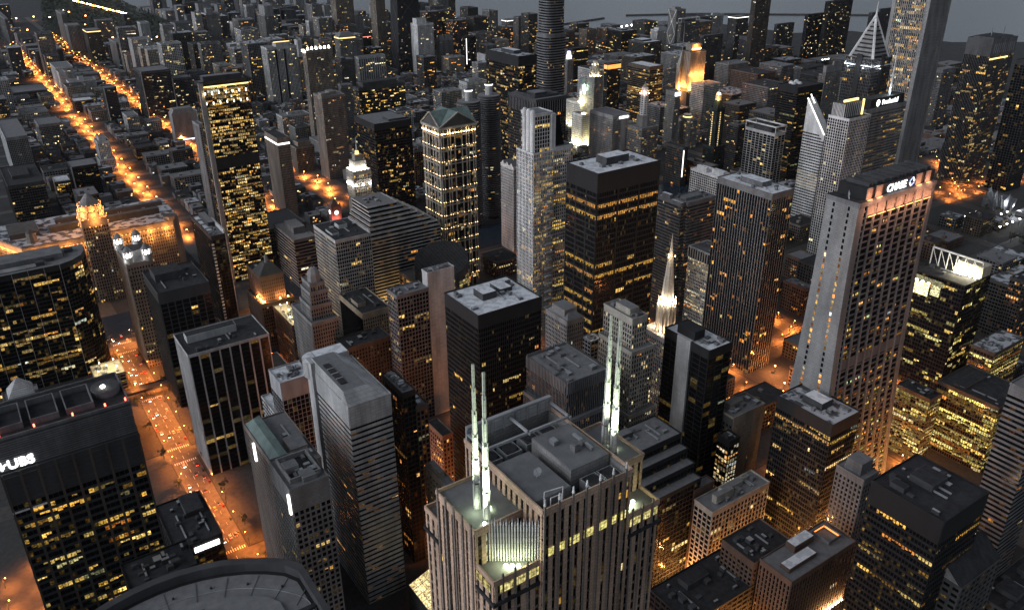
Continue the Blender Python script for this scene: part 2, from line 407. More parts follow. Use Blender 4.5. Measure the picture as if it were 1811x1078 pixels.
    if 'sign' in o or 'topsign' in o:
        q = MB(); F, L = fr['S']
        if 'topsign' in o: 
            for u, rr in ((.12, 3.2), (.35, 4.2), (.62, 3.8), (.85, 3.2)): fbox(q, F, u * L - rr * .55, u * L + rr * .55, h - 7 - rr * .2, h - 1, .5, 1.1, 'sign_white')
        else: fbox(q, F, L * .38, L * .92, h - 6.2, h - 2.4, .5, 1.1, 'sign_white')
        q.build('sign_panel', root)
    if 'rooflamp' in o:
        for X, Y in ((.15, .2), (.5, .5), (.8, .25), (.3, .8), (.8, .8)):
            q = MB(); q.tube((0, 0, 0), (0, 0, 5), .12, 'darkconc', 5); q.cyl(0, 0, 5, 5.6, .5, .3, 8, 'lamp_white'); q.build('roof_lamp', root, (w * X, d * Y, h)); lamp(root, (w * X, d * Y, h + 6.4), 2600, (1, .84, .45))
    if 'shaftE' in o:
        q = MB(); fbox(q, FS, w * .48, w * .78, 0, h - 5, .4, .9, 'concrete'); q.build('blank_panel', root)
    if 'drum' in o:
        q = MB(); q.cyl(w * .5, d * .5, h, h + 6, min(w, d) * .46, min(w, d) * .46, 20, 'stonegrey', 'snow'); q.build('roof_drum', root)
        q = MB(); q.cyl(w * .5, d * .5, h + 1.2, h + 3.2, min(w, d) * .48, min(w, d) * .48, 20, 'band_y'); q.build('light_band', root)
    if 'carbide' in o:
        q = MB(); q.box(w * .2, d * .2, h, w * .8, d * .8, h + 12, 'darkgreen'); q.box(w * .3, d * .3, h + 12, w * .7, d * .7, h + 21, 'rbeige'); q.cyl(w * .5, d * .5, h + 21, h + 31, 2.2, .3, 8, 'rbeige'); q.build('tower_cap', root)
        q = MB(); q.cyl(w * .5, d * .5, h + 21.5, h + 24, 2.6, 2.6, 8, 'flood_warm'); q.build('floodlight', root); lamp(root, (w * .1, d * .1, h + 13), 9000, (1, .6, .2))
        q = MB()
        for F, L in (fr['S'], fr['W']):
            for u in (.42, .5): 
                for k in range(24): q.poly([F(u * L - .45, h - 8 - 3.7 * k, .5), F(u * L + .45, h - 8 - 3.7 * k, .5), F(u * L + .45, h - 5.8 - 3.7 * k, .5), F(u * L - .45, h - 5.8 - 3.7 * k, .5)], 'glass', (1.3, .95, .45))
        q.build('lit_window_column', root)
        mass(-5, -6, w + 12, d + 8, 0, h - 62, st, wall, roof, win, panes, 'tar', 3, stW)
    if 'roofframe' in o:
        q = MB(); zt = h + 9
        for X in (0, w): 
            for Y in (0, d): q.box(X - .5, Y - .5, h, X + .5, Y + .5, zt, 'concrete')
        ring(q, -.8, -.8, w + 1.6, d + 1.6, zt, zt + 1.6, 1.8, 'white'); q.box(w * .2, d * .2, h, w * .8, d * .8, h + 6, 'darkconc'); q.build('roof_frame', root)
    if 'domes' in o:
        q = MB()
        for X, Y in ((.25, .55), (.4, .45), (.3, .75), (.45, .65), (.55, .8)):
            for k in range(4):
                a, b = k * .39, (k + 1) * .39; q.cyl(X * w, Y * d, h + 1.2 + 4 * math.sin(a), h + 1.2 + 4 * math.sin(b), 4.2 * math.cos(a), max(.2, 4.2 * math.cos(b)), 14, 'white')
        q.build('roof_dome', root)
    if 'flood' in o:
        q = MB()
        for F, L in (fr['S'], fr['W']):
            for k in range(3): u = L * (k + .5) / 3; v = h * .18; c = F(u, v, 7); q.box(c[0] - .7, c[1] - .7, c[2] - .4, c[0] + .7, c[1] + .7, c[2] + .6, 'lamp_white'); lamp(root, (c[0], c[1], c[2] + .8), 17000, (1, .85, .42), .6)
        q.box(w * .3, d * .1, h, w * .6, d * .3, h + 2, 'flood_warm'); q.build('floodlight', root)
    if 'clock' in o:
        q = MB(); X, Y, e = w * .55, 6, 5; q.box(X - e, Y - e, h, X + e, Y + e, h + 26, 'white'); q.box(X - e * .7, Y - e * .7, h + 26, X + e * .7, Y + e * .7, h + 36, 'white'); q.cyl(X, Y, h + 36, h + 52, 3.6, .3, 8, 'copper'); q.build('clock_tower', root)
        q = MB()
        for F2 in (FR((X - e, Y - e, h), (1, 0), (0, -1)), FR((X - e, Y + e, h), (0, -1), (-1, 0))):
            q.poly([F2(e + 2.6 * math.cos(a * .5236), 19 + 2.6 * math.sin(a * .5236), .15) for a in range(12)], 'band_w')
        q.build('clock_face', root); lamp(root, (X - 9, Y - 10, h + 3), 22000, (1, .9, .5), .6); lamp(root, (X - 2, Y - 9, h + 30), 12000, (.7, 1, .8), .6)
    if 'masts' in o:
        q = MB()
        for k in range(11): fbox(q, FS, w * (.1 + .08 * k), w * (.1 + .08 * k) + 1.2, h - 20, h - 6, .5, .9, 'steel')
        q.build('roof_fin', root); q = MB()
        for X in (.3, .8): q.tube((w * X, d * .4, h), (w * X, d * .4, h + 15), .6, 'steel')
        q.build('roof_mast', root); q = MB(); fbox(q, FS, 0, w * .75, h - 29, h - 27, .5, .9, 'band_y'); q.build('light_band', root)
    if 'crownv' in o:
        q = MB(); q.cyl(w / 2, d / 2, h, h + 9, 6.5, 6.5, 12, 'band_v'); q.cyl(w / 2, d / 2, h + 9, h + 18, 5.2, 4, 12, 'band_v'); q.build('lit_crown', root)
    if 'xb' in o:
        q = MB(); 
        for k in range(2):
            a = h * .5 * k; b = h * .5 * (k + 1)
            q.tube(FW(0, a, .9), FW(d, b, .9), 1.0, 'white', 4); q.tube(FW(d, a, .9), FW(0, b, .9), 1.0, 'white', 4)
        q.build('cross_brace', root)
    if 'toplamps' in o:
        q = MB()
        for k in range(6): c = FS((k + .5) * w / 6, h + 2, -2); q.cyl(c[0], c[1], c[2] - 1, c[2] + 3.2, 1.7, 1.3, 8, 'lamp_white')
        for k in range(3): c = FW((k + .5) * d / 3, h - 3, 1); q.cyl(c[0], c[1], c[2], c[2] + 3, 1.5, 1.2, 8, 'lamp_white')
        q.build('roof_lamp', root)
    if 'rooflit' in o:
        q = MB(); fbox(q, FS, w * .3, w * .85, h + 9.2, h + 10.6, -d * .35, -d * .33, 'band_y'); q.build('light_band', root)
    if 'slots' in o:
        q = MB()
        for u in (.25, .55): fbox(q, FS, w * u, w * u + 4.5, 0, h - 4, .4, .6, 'black')
        q.build('facade_slot', root)
    if 'edgel' in o:
        q = MB()
        for k in range(12): c = FS((k + .5) * w / 12, h + 2, 0); q.box(c[0] - 1, c[1] - 1, c[2], c[0] + 1, c[1] + 1, c[2] + 1.6, 'lamp_white')
        q.build('deck_lamp', root)
    if 'court' in o:
        q = MB(); ring(q, w * .72, d * .3, w * .2, d * .55, h + 1, h + 3.4, .5, 'concdark'); q.build('roof_court', root)
        q = MB(); q.box(w * .73, d * .82, h + 1.6, w * .91, d * .835, h + 2.6, 'band_o'); q.box(w * .905, d * .35, h + 1.6, w * .91, d * .8, h + 2.6, 'band_o'); q.build('light_band', root)
        q = MB()
        for k in range(9): c = FS(w * (.55 + .05 * k), h * .28, 1.2); q.box(c[0] - .5, c[1] - .5, c[2], c[0] + .5, c[1] + .5, c[2] + .8, 'lamp_white'); lamp(root, (c[0], c[1] - .5, c[2] + 2), 2500, (1, .5, .15)) if k % 2 == 0 else 0
        q.build('wall_lamp', root)
    if 'pyr' in o:
        q = MB(); X, Y, e = w * .52, d * .62, 9; q.box(X - e, Y - e, h, X + e, Y + e, h + 7, 'stonegrey'); q.build('roof_pavilion', root)
        q = MB(); q.prism([(X - e, Y - e), (X + e, Y - e), (X + e, Y + e), (X - e, Y + e)], h + 7, h + 19, 'concrete', None, [(X - .1, Y - .1), (X + .1, Y - .1), (X + .1, Y + .1), (X - .1, Y + .1)])
        for k in range(1, 9):
            t = k / 9; a = e * (1 - t) + .25; q.box(X - a, Y - a, h + 7 + 12 * t, X + a, Y + a, h + 7.25 + 12 * t, 'white')
        q.build('glazed_pyramid', root)
    if 'deco' in o:
        mass(-4, -6, w + 10, d + 4, 0, h - 26, st, wall, roof, win, panes, 'tar', 3)
        q = MB(); q.prism([(-.5, -.5), (w + .5, -.5), (w + .5, d * .55), (-.5, d * .55)], h + 1, h + 11, 'darkstone', 'darkstone', [(w * .35, d * .16), (w * .65, d * .16), (w * .65, d * .36), (w * .35, d * .36)])
        q.cyl(w * .5, d * .26, h + 11, h + 17, 2.0, 1.8, 10, 'stonegrey'); q.cyl(w * .5, d * .26, h + 17, h + 20, 1.8, .2, 10, 'stonegrey'); q.build('cupola', root)
        q = MB()
        for F, L, ks in ((FR((-4, -6, 0), (1, 0), (0, -1)), w + 10, (.12, .6, .85)), (FR((-4, d - 2, 0), (0, -1), (-1, 0)), d + 4, (.75, .85, .95, .6))):
            for u in ks: c = F(u * L, h - 25, -2.2); q.cyl(c[0], c[1], c[2], c[2] + 1.6, .9, .6, 8, 'flood_orange'); lamp(root, (c[0], c[1], c[2] + 2.4), 5200, (1, .42, .12))
        q.build('floodlight', root)
    if 'rand' in o:
        z = h; 
        for (ins, hh, dy) in ((2.5, 13, 18), (4.2, 12, 20), (5.6, 7, 21)):
            mass(ins, dy * .18 + ins, w - 2 * ins, d * .62 - 2 * ins, z, z + hh, st, wall, roof, win, panes, 'gravel', 2); z += hh
        q = MB(); q.cyl(w / 2, d * .33, z, z + 8, 6.0, 5.6, 8, 'stonegrey'); q.cyl(w / 2, d * .33, z + 8, z + 13, 5.6, 2.2, 8, 'stonegrey'); q.cyl(w / 2, d * .33, z + 13, z + 17, .5, .2, 6, 'darkstone'); q.build('tower_cap', root)
    if 'lasw' in o:
        q = MB(); q.box(w * .15, d * .15, h, w * .85, d * .85, h + 12, 'lime'); q.box(w * .28, d * .28, h + 12, w * .72, d * .72, h + 19, 'lime'); q.build('tower_crown', root)
        q = MB(); q.cyl(w / 2, d / 2, h + 19, h + 23, 2.6, 2.0, 10, 'band_y'); q.build('lantern', root); q = MB(); q.cyl(w / 2, d / 2, h + 23, h + 40, 1.1, .25, 8, 'white'); q.build('spire', root)
        q = MB()
        for F, L in (fr['S'], fr['W']):
            for u in (.1, .3, .5, .7, .9): c = F(u * L, h + .3, -1.4); q.box(c[0] - .5, c[1] - .5, c[2], c[0] + .5, c[1] + .5, c[2] + .9, 'lamp_white'); lamp(root, (c[0], c[1], c[2] + 1.4), 3000, (1, .95, .88))
            for u in (.1, .5, .9): lamp(root, F(u * L, h - 17, 2.2), 2600, (1, .95, .88)); c = F(u * L, h - 18, .9); q.box(c[0] - .7, c[1] - .7, c[2], c[0] + .7, c[1] + .7, c[2] + 1.2, 'lamp_white')
        q.build('floodlight', root)
    if 'pru' in o:
        q = MB(); q.box(w * .12, 2, h, w * .95, d - 2, h + 12, 'black'); q.build('mechanical_penthouse', root)
        F = FR((0, 2, 0), (1, 0), (0, -1)); text(root, 'sign_lettering', 'Prudential', 8.2, F, w * .40, h + 3.2, 'sign_white', .4, .15, .16)
        q = MB(); q.poly([F(w * .30 + 3.6 * math.cos(a * .3927), h + 6 + 4.2 * math.sin(a * .3927), .4) for a in range(16)], 'sign_white'); q.build('sign_emblem', root)
    if 'herit' in o:
        q = MB(); q.box(2, d * .35, h, w - 6, d - 1, h + 16, 'darkconc'); 
        for k in range(9): q.box(2 + k * (w - 8) / 9 - .4, d * .35 - .5, h, 2 + k * (w - 8) / 9 + .4, d * .35, h + 16, 'white'); q.box(1.4, d * .35 + k * 1.9, h, 2, d * .35 + k * 1.9 + .8, h + 16, 'white')
        q.build('roof_crown', root); q = MB(); q.box(w * .25, d * .6, h + 16, w - 4, d * .66, h + 18.5, 'band_y'); q.box(w - 6, d * .3, h, w - 4, d * .36, h + 18.5, 'band_y'); q.build('light_band', root)
    if 'inland' in o:
        q = MB()
        for (u0, u1, v0, v1, e) in ((.02, .36, h - 21, h - 9, 1.6), (.40, .58, h - 18, h - 8, .8), (.02, .62, h - 8, h - 3, .25)):
            q.poly([FW(u0 * d, v0, .6), FW(u1 * d, v0, .6), FW(u1 * d, v1, .6), FW(u0 * d, v1, .6)], 'glass', (1.0 * e, .92 * e, .5 * e))
        q.build('lit_upper_wall', root); q = MB()
        for k in range(7):
            a = k * d / 6; q.box(w * .55, a - .35, h, w * .55 + .7, a + .35, h + 17, 'white')
            if k < 6: q.tube((w * .56, a, h), (w * .56, a + d / 6, h + 16), .3, 'white', 4)
        q.box(w * .55, 0, h + 16, w * .55 + 1.2, d, h + 17.4, 'white'); q.build('roof_truss', root)
        q = MB(); q.box(w * .62, 0, h, w * .95, d * .5, h + 11, 'rbeige'); q.build('roof_screen', root)
        q = MB()
        for k in range(5): q.box(w * .5, d * (.05 + .1 * k), h + 1, w * .5 + 1, d * (.05 + .1 * k) + 1.2, h + 2.2, 'lamp_white'); lamp(root, (w * .48, d * (.07 + .1 * k), h + 4), 5200, (1, .9, .6))
        for k in range(3): c = FW((.1 + .12 * k) * d, h - 8.4, 1.3); q.box(c[0] - .8, c[1] - 1, c[2], c[0] + .2, c[1] + 1, c[2] + 1.2, 'lamp_white')
        q.build('floodlight', root)
    if 'striped' in o:
        q = MB(); q.prism([(0, 0), (w, 0), (w, d), (0, d)], h, h + 8, 'concrete', 'gravel', [(.5, 7), (w * .55, 7), (w * .55, d - 1), (.5, d - 1)]); q.box(2.5, 14, h + 8, 6.5, d - 14, h + 8.6, 'tar')
        for k in range(1, 4): q.box(2.3, 14 + k * 6.7, h + 8.1, 6.7, 14.5 + k * 6.7, h + 8.8, 'concrete')
        q.build('sloped_roof', root); q = MB(); F = FS
        q = MB(); q.box(-2.2, d - 6, 0, 1.5, d + 3, h + 7, 'concrete'); q.cyl(4, d + 3, h - 6, h + 6, 8, 8, 28, 'concrete', 'snow'); q.box(4, d - 2, h - 6, w - 2, d + 11, h + 6, 'concrete'); q.box(4.5, d - 1.5, h + 6.02, w - 2.5, d + 10.5, h + 6.1, 'snow'); q.build('rounded_stair_core', root)
    finish(root, wall, roof, win, panes, near); return root

TABLE = [
 ('office_tower', 'black office tower with pale vertical fins and a flat tar roof beside the orange avenue', 101.8, 596.6, 61.7, 41.0, 110, '7.4 3.8 1.1 .3 concrete .05 .6 y black', 'roof=tar bt=1.4 tall=1 ph=.08,.5,.62,.22,6 win=fins W=1.7,3.8,.85,.1,concrete,.02,.5,y'),
 ('office_tower', 'black tower with a snowy flat roof and two roof pits beside twin spires', 254.8, 429.5, 51.4, 43.8, 168, '1.7 3.8 .3 1.2 black .11 .8 y', 'roof=snow bt=9 ph=.3,.42,.22,.28,5 ph=.62,.5,.2,.3,3'),
 ('civic_tower', 'broad dark bronze tower with three wide bays and snow on its roof', 460.0, 554.7, 75.0, 44.8, 198, '2.15 5.4 .3 1.6 black .045 .93 y', 'roof=snow bt=17 ph=.33,.4,.36,.34,7 big=8.7 rowk=1:.25,2:.4,4:.98,5:.3,13:.5,15:.85,18:.55,20:.7,22:.9,24:.55,26:.9,28:.8,30:.7'),
 ('office_tower', 'dark grey tower of close vertical fins with a pale snowy roof', 580.3, 459.3, 29.0, 63.7, 182, '3.1 3.7 .7 .5 concdark .13 .35 o black', 'roof=snow bt=5 ph=.3,.3,.45,.4,5 fins'),
 ('office_tower', 'stepped grey office tower with a sawtooth crown rising behind the twin spires', 278.4, 363.7, 33.0, 43.2, 140, '1.55 3.8 .5 .5 concdark .05 .6 o black', 'roof=gravel bt=2 crown=saw tiers=-2.5,-3,26;-5,-6,50 ph=.02,.3,.1,.6,2'),
 ('office_tower', 'pale limestone setback tower with a narrow flat top and lit windows', 344.7, 377.5, 13.3, 29.4, 161, '2.2 3.7 .9 1.2 lime .22 .4 w', 'roof=gravel bt=4 tiers=-3.5,-5,22;-6,-9,70 ph=.2,.2,.6,.5,5'),
 ('office_tower', 'black office block with a white roof and a blank concrete lift shaft on its face', 384.0, 342.7, 22.2, 41.9, 140, '6.5 3.9 .4 .5 black .07 .7 y', 'roof=snow bt=6 shaft=1'),
 ('office_tower', 'slim art deco tower with two columns of lit windows down its south face', 402.2, 353.5, 14.0, 22.3, 108, '2.6 3.6 1.3 1.1 darkstone .07 .3 w', 'roof=gravel bt=5 litcols=1 tiers=-1.5,-2.5,14 ph=.25,.3,.55,.4,7 phroof=snow'),
 ('office_tower', 'black glass office block with yellow ribbon windows and a snow-patched roof', 408.0, 258.0, 27.8, 42.7, 118, '1.8 3.9 .3 1.3 black .2 .85 y', 'roof=patchy bt=8 ph=.3,.35,.4,.35,5 rowk=1:.9,7:.55,12:.6,18:.9,22:.5'),
 ('office_tower', 'big black office block with a dark roof at the lower right', 350.8, 156.6, 40.5, 39.4, 140, '1.9 4.0 .3 1.7 black .34 .85 y', 'roof=tar bt=13 ph=.42,.42,.35,.33,4 ph=.1,.62,.12,.2,3'),
 ('office_tower', 'grey tower with white horizontal stripes at the right edge', 490.1, 177.8, 30, 20.6, 150, '3.2 3.7 0 1.7 concdark .02 .5 o', 'roof=gravel bt=6'),
 ('office_tower', 'grey gridded tower beside a taller blank concrete wall', 263.4, 569.3, 28.9, 17.4, 126, '2.9 3.8 .55 .9 concdark .16 .75 y', 'roof=gravel bt=2'),
 ('service_tower', 'tall blank concrete slab attached beside the grey gridded tower', 292.9, 569.9, 25, 9, 139, '60 60 1 1 concrete 0 0 y', 'roof=gravel bt=400'),
 ('office_tower', 'white concrete tower with a regular grid of small square-set windows and a dark roof well', 273.1, 716.3, 36.7, 53.3, 125, '2.35 3.8 .4 .95 concrete .09 .6 y', 'roof=tar bt=2 ph=.45,.55,.25,.2,4 ph=.1,.3,.2,.3,2'),
 ('office_tower', 'black gridded block with a snow-covered roof joined to the white striped tower', 145.5, 521.8, 22.4, 23.3, 108, '3.3 3.8 .3 .35 steel .004 .3 y', 'roof=snow bt=14'),
 ('low_building', 'low pale annex roof tucked behind the black fin tower', 142.5, 530.9, 6.4, 34.4, 76, '4 4 .6 1.4 concrete .05 .5 y', 'roof=snow'),
 ('office_tower', 'white and charcoal striped office tower with a tapering stepped roof', 147.1, 399.9, 26.8, 55.4, 152, '60 3.75 0 2.2 concrete .03 .5 o', 'roof=gravel bt=13 striped=1 lit2=.1'),
 ('office_tower', 'brown glass tower stepping down beside the white striped tower', 189.7, 416.2, 8.4, 28.5, 138, '3.0 3.8 .4 .9 bronze .13 .5 o', 'roof=gravel bt=3'),
 ('office_tower', 'lower orange-lit brown step standing against the stepped glass tower', 198.2, 415.8, 8.2, 17.0, 125, '3.2 3.8 .7 1.0 brown .25 .5 o', 'roof=gravel bt=3'),
 ('office_block', 'small dark roofed block over an orange-lit brick wall near the twin-spire tower', 233.9, 448.3, 8.0, 21.6, 70, '3 3.8 1 1.4 brick .2 .5 o', 'roof=tar bt=3'),
 ('office_block', 'tan block with a pale flat roof just left of the twin-spire tower', 198.2, 373.4, 6.1, 33.9, 85, '4 4 2 2.4 beige .04 .4 y', 'roof=gravel bt=3 ph=.1,.5,.6,.4,5'),
 ('office_block', 'chunky stone block with a green copper roof edge and a floodlit corner', 101.0, 396.5, 25, 58, 128, '2.6 3.7 1.0 1.3 granite .05 .4 y', 'roof=gravel bt=3 strip=NW copperside=1 ph=.5,.2,.4,.25,4'),
 ('office_tower', 'grey granite tower with a recessed roof well and a floodlit corner edge', 97.3, 365.2, 21.1, 31, 138, '3.0 3.75 .95 1.35 stonegrey .2 .45 y', 'roof=welldark bt=14 strip=SW ph=.15,.45,.35,.22,4 ph=.4,.08,.35,.25,3 W=2.6,3.75,.8,.9,stonegrey,.12,.4,y'),
 ('office_block', 'flat dark rooftop slab above a curved parapet at the lower left', 14.0, 362.2, 31.3, 20.6, 118, '4 4 .5 1.2 black .02 .5 y', 'roof=tar'),
 ('low_building', 'stepped black low roofs beside the avenue at the lower left', 48.5, 467.8, 29.3, 52.0, 45, '4 4 .6 1.5 black .03 .5 y', 'roof=tar ph=.5,.55,.4,.4,4 sign=w'),
 ('office_tower', 'grey limestone block with fine pale windows under a flat roof between the snowy black towers', 366.3, 475.3, 16.8, 28.2, 112, '2.0 3.7 .9 1.2 stonegrey .12 .4 y', 'roof=gravel bt=3 crown=hip ph=.1,.2,.75,.6,8'),
 ('low_building', 'low snowy roof between the limestone tower and the grey hipped block', 420.9, 509.2, 12.4, 12.0, 62, '4 4 .8 1.5 concdark .05 .5 y', 'roof=snow'),
 ('office_block', 'dark terraced office block with stepped roofs to the right of the twin spires', 294.9, 324.0, 48.6, 24.8, 100, '3.0 3.7 .35 .9 black .07 .6 y', 'roof=gravel bt=3 terr=4 ph=.12,.62,.3,.25,4'),
 ('office_block', 'narrow black block with a lit white window grid facing south', 394.9, 324.7, 10.5, 10.6, 72, '2.5 3.8 .5 .8 black .03 .4 w', 'roof=tar bt=4 litS=.85'),
 ('office_block', 'tan block with one broad blank wall near the orange side street', 407.6, 333.9, 33.2, 18.9, 82, '9 3.8 7.6 1.8 beige .06 .3 w', 'roof=gravel bt=6 ph=.2,.5,.4,.3,4 W=3,3.8,1.4,1.6,darkstone,.05,.4,y'),
 ('office_block', 'small red brick tower with an open roof tank beside the dark terraces', 337.7, 302.3, 17.8, 6.6, 70, '4 4 3 3 brick .02 .2 o', 'roof=gravel bt=8'),
 ('office_block', 'ornate beige stone block with grey roof boxes and an orange-lit base', 335.2, 283.6, 53.6, 15.2, 66, '3.4 3.9 .9 1.1 lime .22 .6 y', 'roof=gravel bt=3 ph=.15,.3,.3,.25,6 ph=.35,.55,.35,.3,4 ph=.75,.7,.1,.2,3'),
 ('office_block', 'red brick block with a plain charcoal roof beside the ornate beige block', 329.3, 243.5, 34.1, 25.1, 58, '3.0 3.7 1.2 1.6 brick .03 .3 o', 'roof=tar bt=4'),
 ('office_block', 'brick block with pale roof slabs and a small orange-lit roof court', 331.5, 218.7, 59.2, 22.6, 62, '2.6 3.7 1.3 .7 brick .03 .3 o', 'roof=gravel bt=3 ph=.08,.25,.42,.3,3 ph=.35,.65,.3,.3,5 phroof=snow court=1'),
 ('office_block', 'narrow grey block with a boxy penthouse between the black office blocks', 409.1, 231.3, 14.5, 19.5, 92, '2.8 3.6 1.3 1.4 concdark .03 .3 y', 'roof=gravel bt=4 ph=.1,.2,.8,.55,9'),
 ('low_building', 'black flat roof at the foot of the twin-spire tower', 277.5, 243.2, 60, 33.0, 40, '5 4 1 2 black .01 .3 y', 'roof=tar ph=.3,.6,.3,.25,4'),
 ('low_building', 'dark gabled hall roof at the lower right corner', 368.0, 147.0, 38.8, 24, 95, '5 4 1.5 2 darkstone .02 .3 y', 'roof=tar crown=gable'),
 ('low_building', 'very dark low block with long roof ridges at the right corner', 412.3, 134.8, 60, 20, 60, '5 4 1.5 2 darkstone .02 .3 y', 'roof=tar ph=.2,.2,.2,.6,3 ph=.6,.2,.2,.6,3'),
 ('office_block', 'dark stone block with a flat roof and pale frame beside the lantern tower', 108.1, 713.3, 43.0, 56.9, 115, '6.2 4.2 .8 .4 darkconc .02 .4 y', 'roof=tar bt=10 ph=.1,.45,.55,.35,7 W=2.4,3.9,.8,.8,black,.3,.6,y'),
 ('office_tower', 'thin dark tower with a white edge line and a black and white chequered corner', 183.7, 815.8, 14.0, 73.9, 118, '4 3.7 .3 .4 black .03 .4 y', 'roof=gravel bt=4 cheq=1 ph=.4,.4,.5,.5,5'),
 ('low_building', 'low stone car deck with a beige-lit top beside the avenue', 49.8, 772.3, 25.0, 28.6, 20.3, '5 3.4 .6 1.3 beige .25 .9 y', 'roof=beige bt=1 rooflamp=1'),
 ('office_block', 'grey block with a white glazed pyramid on its roof at the left edge', -21.1, 651.9, 23.8, 44, 70, '3 3.8 1 1.3 concdark .05 .4 y', 'roof=gravel bt=5 pyr=1 ph=.1,.08,.8,.25,6'),
 ('office_tower', 'deep red brick art deco tower with a small cupola and orange floodlights', 212.6, 771.2, 23.2, 41.5, 82, '2.2 3.7 1.1 1.5 brick .06 .3 o', 'roof=tar bt=3 deco=1'),
 ('office_tower', 'pale tapered art deco tower with a rounded cap above arcaded setbacks', 209.9, 627.1, 23.8, 47.6, 92, '2.1 3.7 .95 1.2 stonegrey .03 .3 y', 'roof=gravel bt=2 rand=1'),
 ('office_block', 'brick block with a yellow-lit roof deck in front of the tapered deco tower', 216.5, 702.5, 14, 52.2, 56.4, '2.6 3.7 1.2 1.5 brick .12 .4 o', 'roof=beige bt=3 rooflamp=1'),
 ('office_block', 'tan walled block with one blank side and regular south windows', 269.3, 658.1, 28.0, 52.8, 72, '2.3 3.8 .9 1.1 beige .13 .5 y', 'roof=tar bt=5 W=60,60,0,0,beige,0,0,y ph=.1,.3,.3,.3,4'),
 ('office_block', 'dark brick block with scattered lit windows in front of the tan walled block', 229.0, 604.4, 41.9, 22, 72, '2.8 3.7 1.3 1.4 brown .14 .4 y', 'roof=tar bt=3'),
 ('office_block', 'low grey office block with terraced bands and one roof box behind the deco towers', 295.9, 904.7, 26.7, 68.6, 60, '30 4.0 0 1.9 concdark .06 .5 y', 'roof=gravel bt=2 ph=.3,.3,.55,.45,8'),
 ('office_block', 'low brown brick block lit orange beside the bright yellow glass tower', 258.2, 982.7, 34.3, 40.2, 42, '3 3.8 1 1.5 brick .18 .5 o', 'roof=tar bt=3'),
 ('low_building', 'long dark flat roof stretching behind the brick deco tower', 296.1, 1010.5, 53.2, 66.7, 40, '4 4 1 1.8 darkstone .15 .5 o', 'roof=tar bt=3'),
 ('office_tower', 'tall black glass tower crowded with yellow office windows above the river', 233.8, 965.7, 53.3, 20.2, 239, '2.2 3.75 .3 1.1 black .66 .55 y', 'roof=gravel bt=4 mech=.60,.06 crownlit=1 pil=1 ph=.1,.2,.8,.6,6'),
 ('apartment_tower', 'slim grey balcony tower standing against the bright yellow glass tower', 272.9, 1164.6, 6.0, 33.3, 148.4, '2.6 3.2 1.2 1.3 stonegrey .03 .3 y', 'roof=gravel bt=3'),
 ('office_block', 'windowless grey box with rounded shoulders by the orange northern street', 352.1, 1695.1, 44.9, 25.8, 54.2, '60 60 1 1 stonegrey 0 0 y', 'roof=gravel bt=200 round=1'),
 ('office_tower', 'tan curved corner tower with a bright white light band under its roof', 372.8, 1152.2, 17.5, 51.7, 117.6, '2.0 3.5 1.0 1.2 tan .05 .3 w', 'roof=tar bt=9 band=w W=2,3.5,1.2,1.6,tan,.02,.3,w'),
 ('office_block', 'small orange-lit block with tall fins beside the curved corner tower', 470.9, 1360.0, 32.5, 26.5, 43.7, '2.4 3.6 .9 .5 tan .12 .3 o', 'roof=tar bt=2 ph=.2,.2,.7,.7,8'),
 ('apartment_tower', 'tan concrete apartment tower of tall vertical ribs with a scalloped roof', 500.0, 1291.4, 39.2, 35.5, 137.5, '2.1 3.1 1.1 .9 tan .06 .3 w', 'roof=gravel bt=3 ph=.05,.2,.3,.4,4 ph=.45,.3,.3,.5,5'),
 ('apartment_tower', 'grey apartment slab behind the ribbed tan tower', 629.8, 1507.8, 18.6, 23.8, 106.8, '2.4 3.1 1.0 1.0 concdark .05 .3 w', 'roof=gravel bt=4'),
 ('office_tower', 'dark office block with a rounded pale penthouse and scattered yellow windows', 671.4, 1532.4, 101.7, 31.7, 92.8, '2.6 3.9 .3 1.6 darkconc .32 .5 y', 'roof=tar bt=5 ph=.12,.15,.72,.7,9'),
 ('office_tower', 'dark green glass tower with a wide grey roof above the river bend', 476.6, 1049.7, 56.8, 66.3, 143.2, '2.4 3.9 .25 1.2 black .28 .5 y', 'roof=gravel bt=8 ph=.45,.1,.5,.3,3'),
 ('apartment_tower', 'short ribbed concrete block catching orange light among the river towers', 531.5, 1588.5, 54.4, 31.3, 45.7, '3.4 3.0 1.2 1.0 concrete .22 .3 o', 'roof=gravel bt=2 ph=.3,.4,.5,.3,4'),
 ('skyscraper', 'old stone tower with a floodlit white crown and a thin spire', 392.2, 937.9, 22.9, 21.9, 118, '2.2 3.7 1.0 1.2 lime .26 .45 y', 'roof=gravel bt=4 lasw=1'),
 ('office_tower', 'stepped office block of pale horizontal bands with sloping glass shoulders', 333.6, 770.0, 83.8, 60, 96, '60 3.9 0 1.5 concrete .05 .5 o', 'roof=gravel bt=0 zig=1'),
 ('office_tower', 'slim white tower with pointed gables and close vertical fins', 571.5, 850.6, 14, 28.4, 114.2, '1.9 3.8 .7 .5 white .04 .3 y', 'roof=gravel bt=3 crown=gables'),
 ('office_tower', 'dark square tower with a deep colonnade top and a recessed roof well', 607.3, 852.3, 47.2, 61.6, 194, '2.6 3.9 .55 .9 darkconc .26 .5 y', 'roof=welldark bt=3 colon=16 ph=.3,.35,.4,.3,4'),
 ('hotel_tower', 'light ribbed slab with a flat penthouse behind the corncob towers', 948.8, 1580.3, 51.4, 33.5, 65.4, '2.6 3.3 1.3 .8 concrete .05 .3 w', 'roof=gravel bt=5 ph=.2,.3,.6,.5,5'),
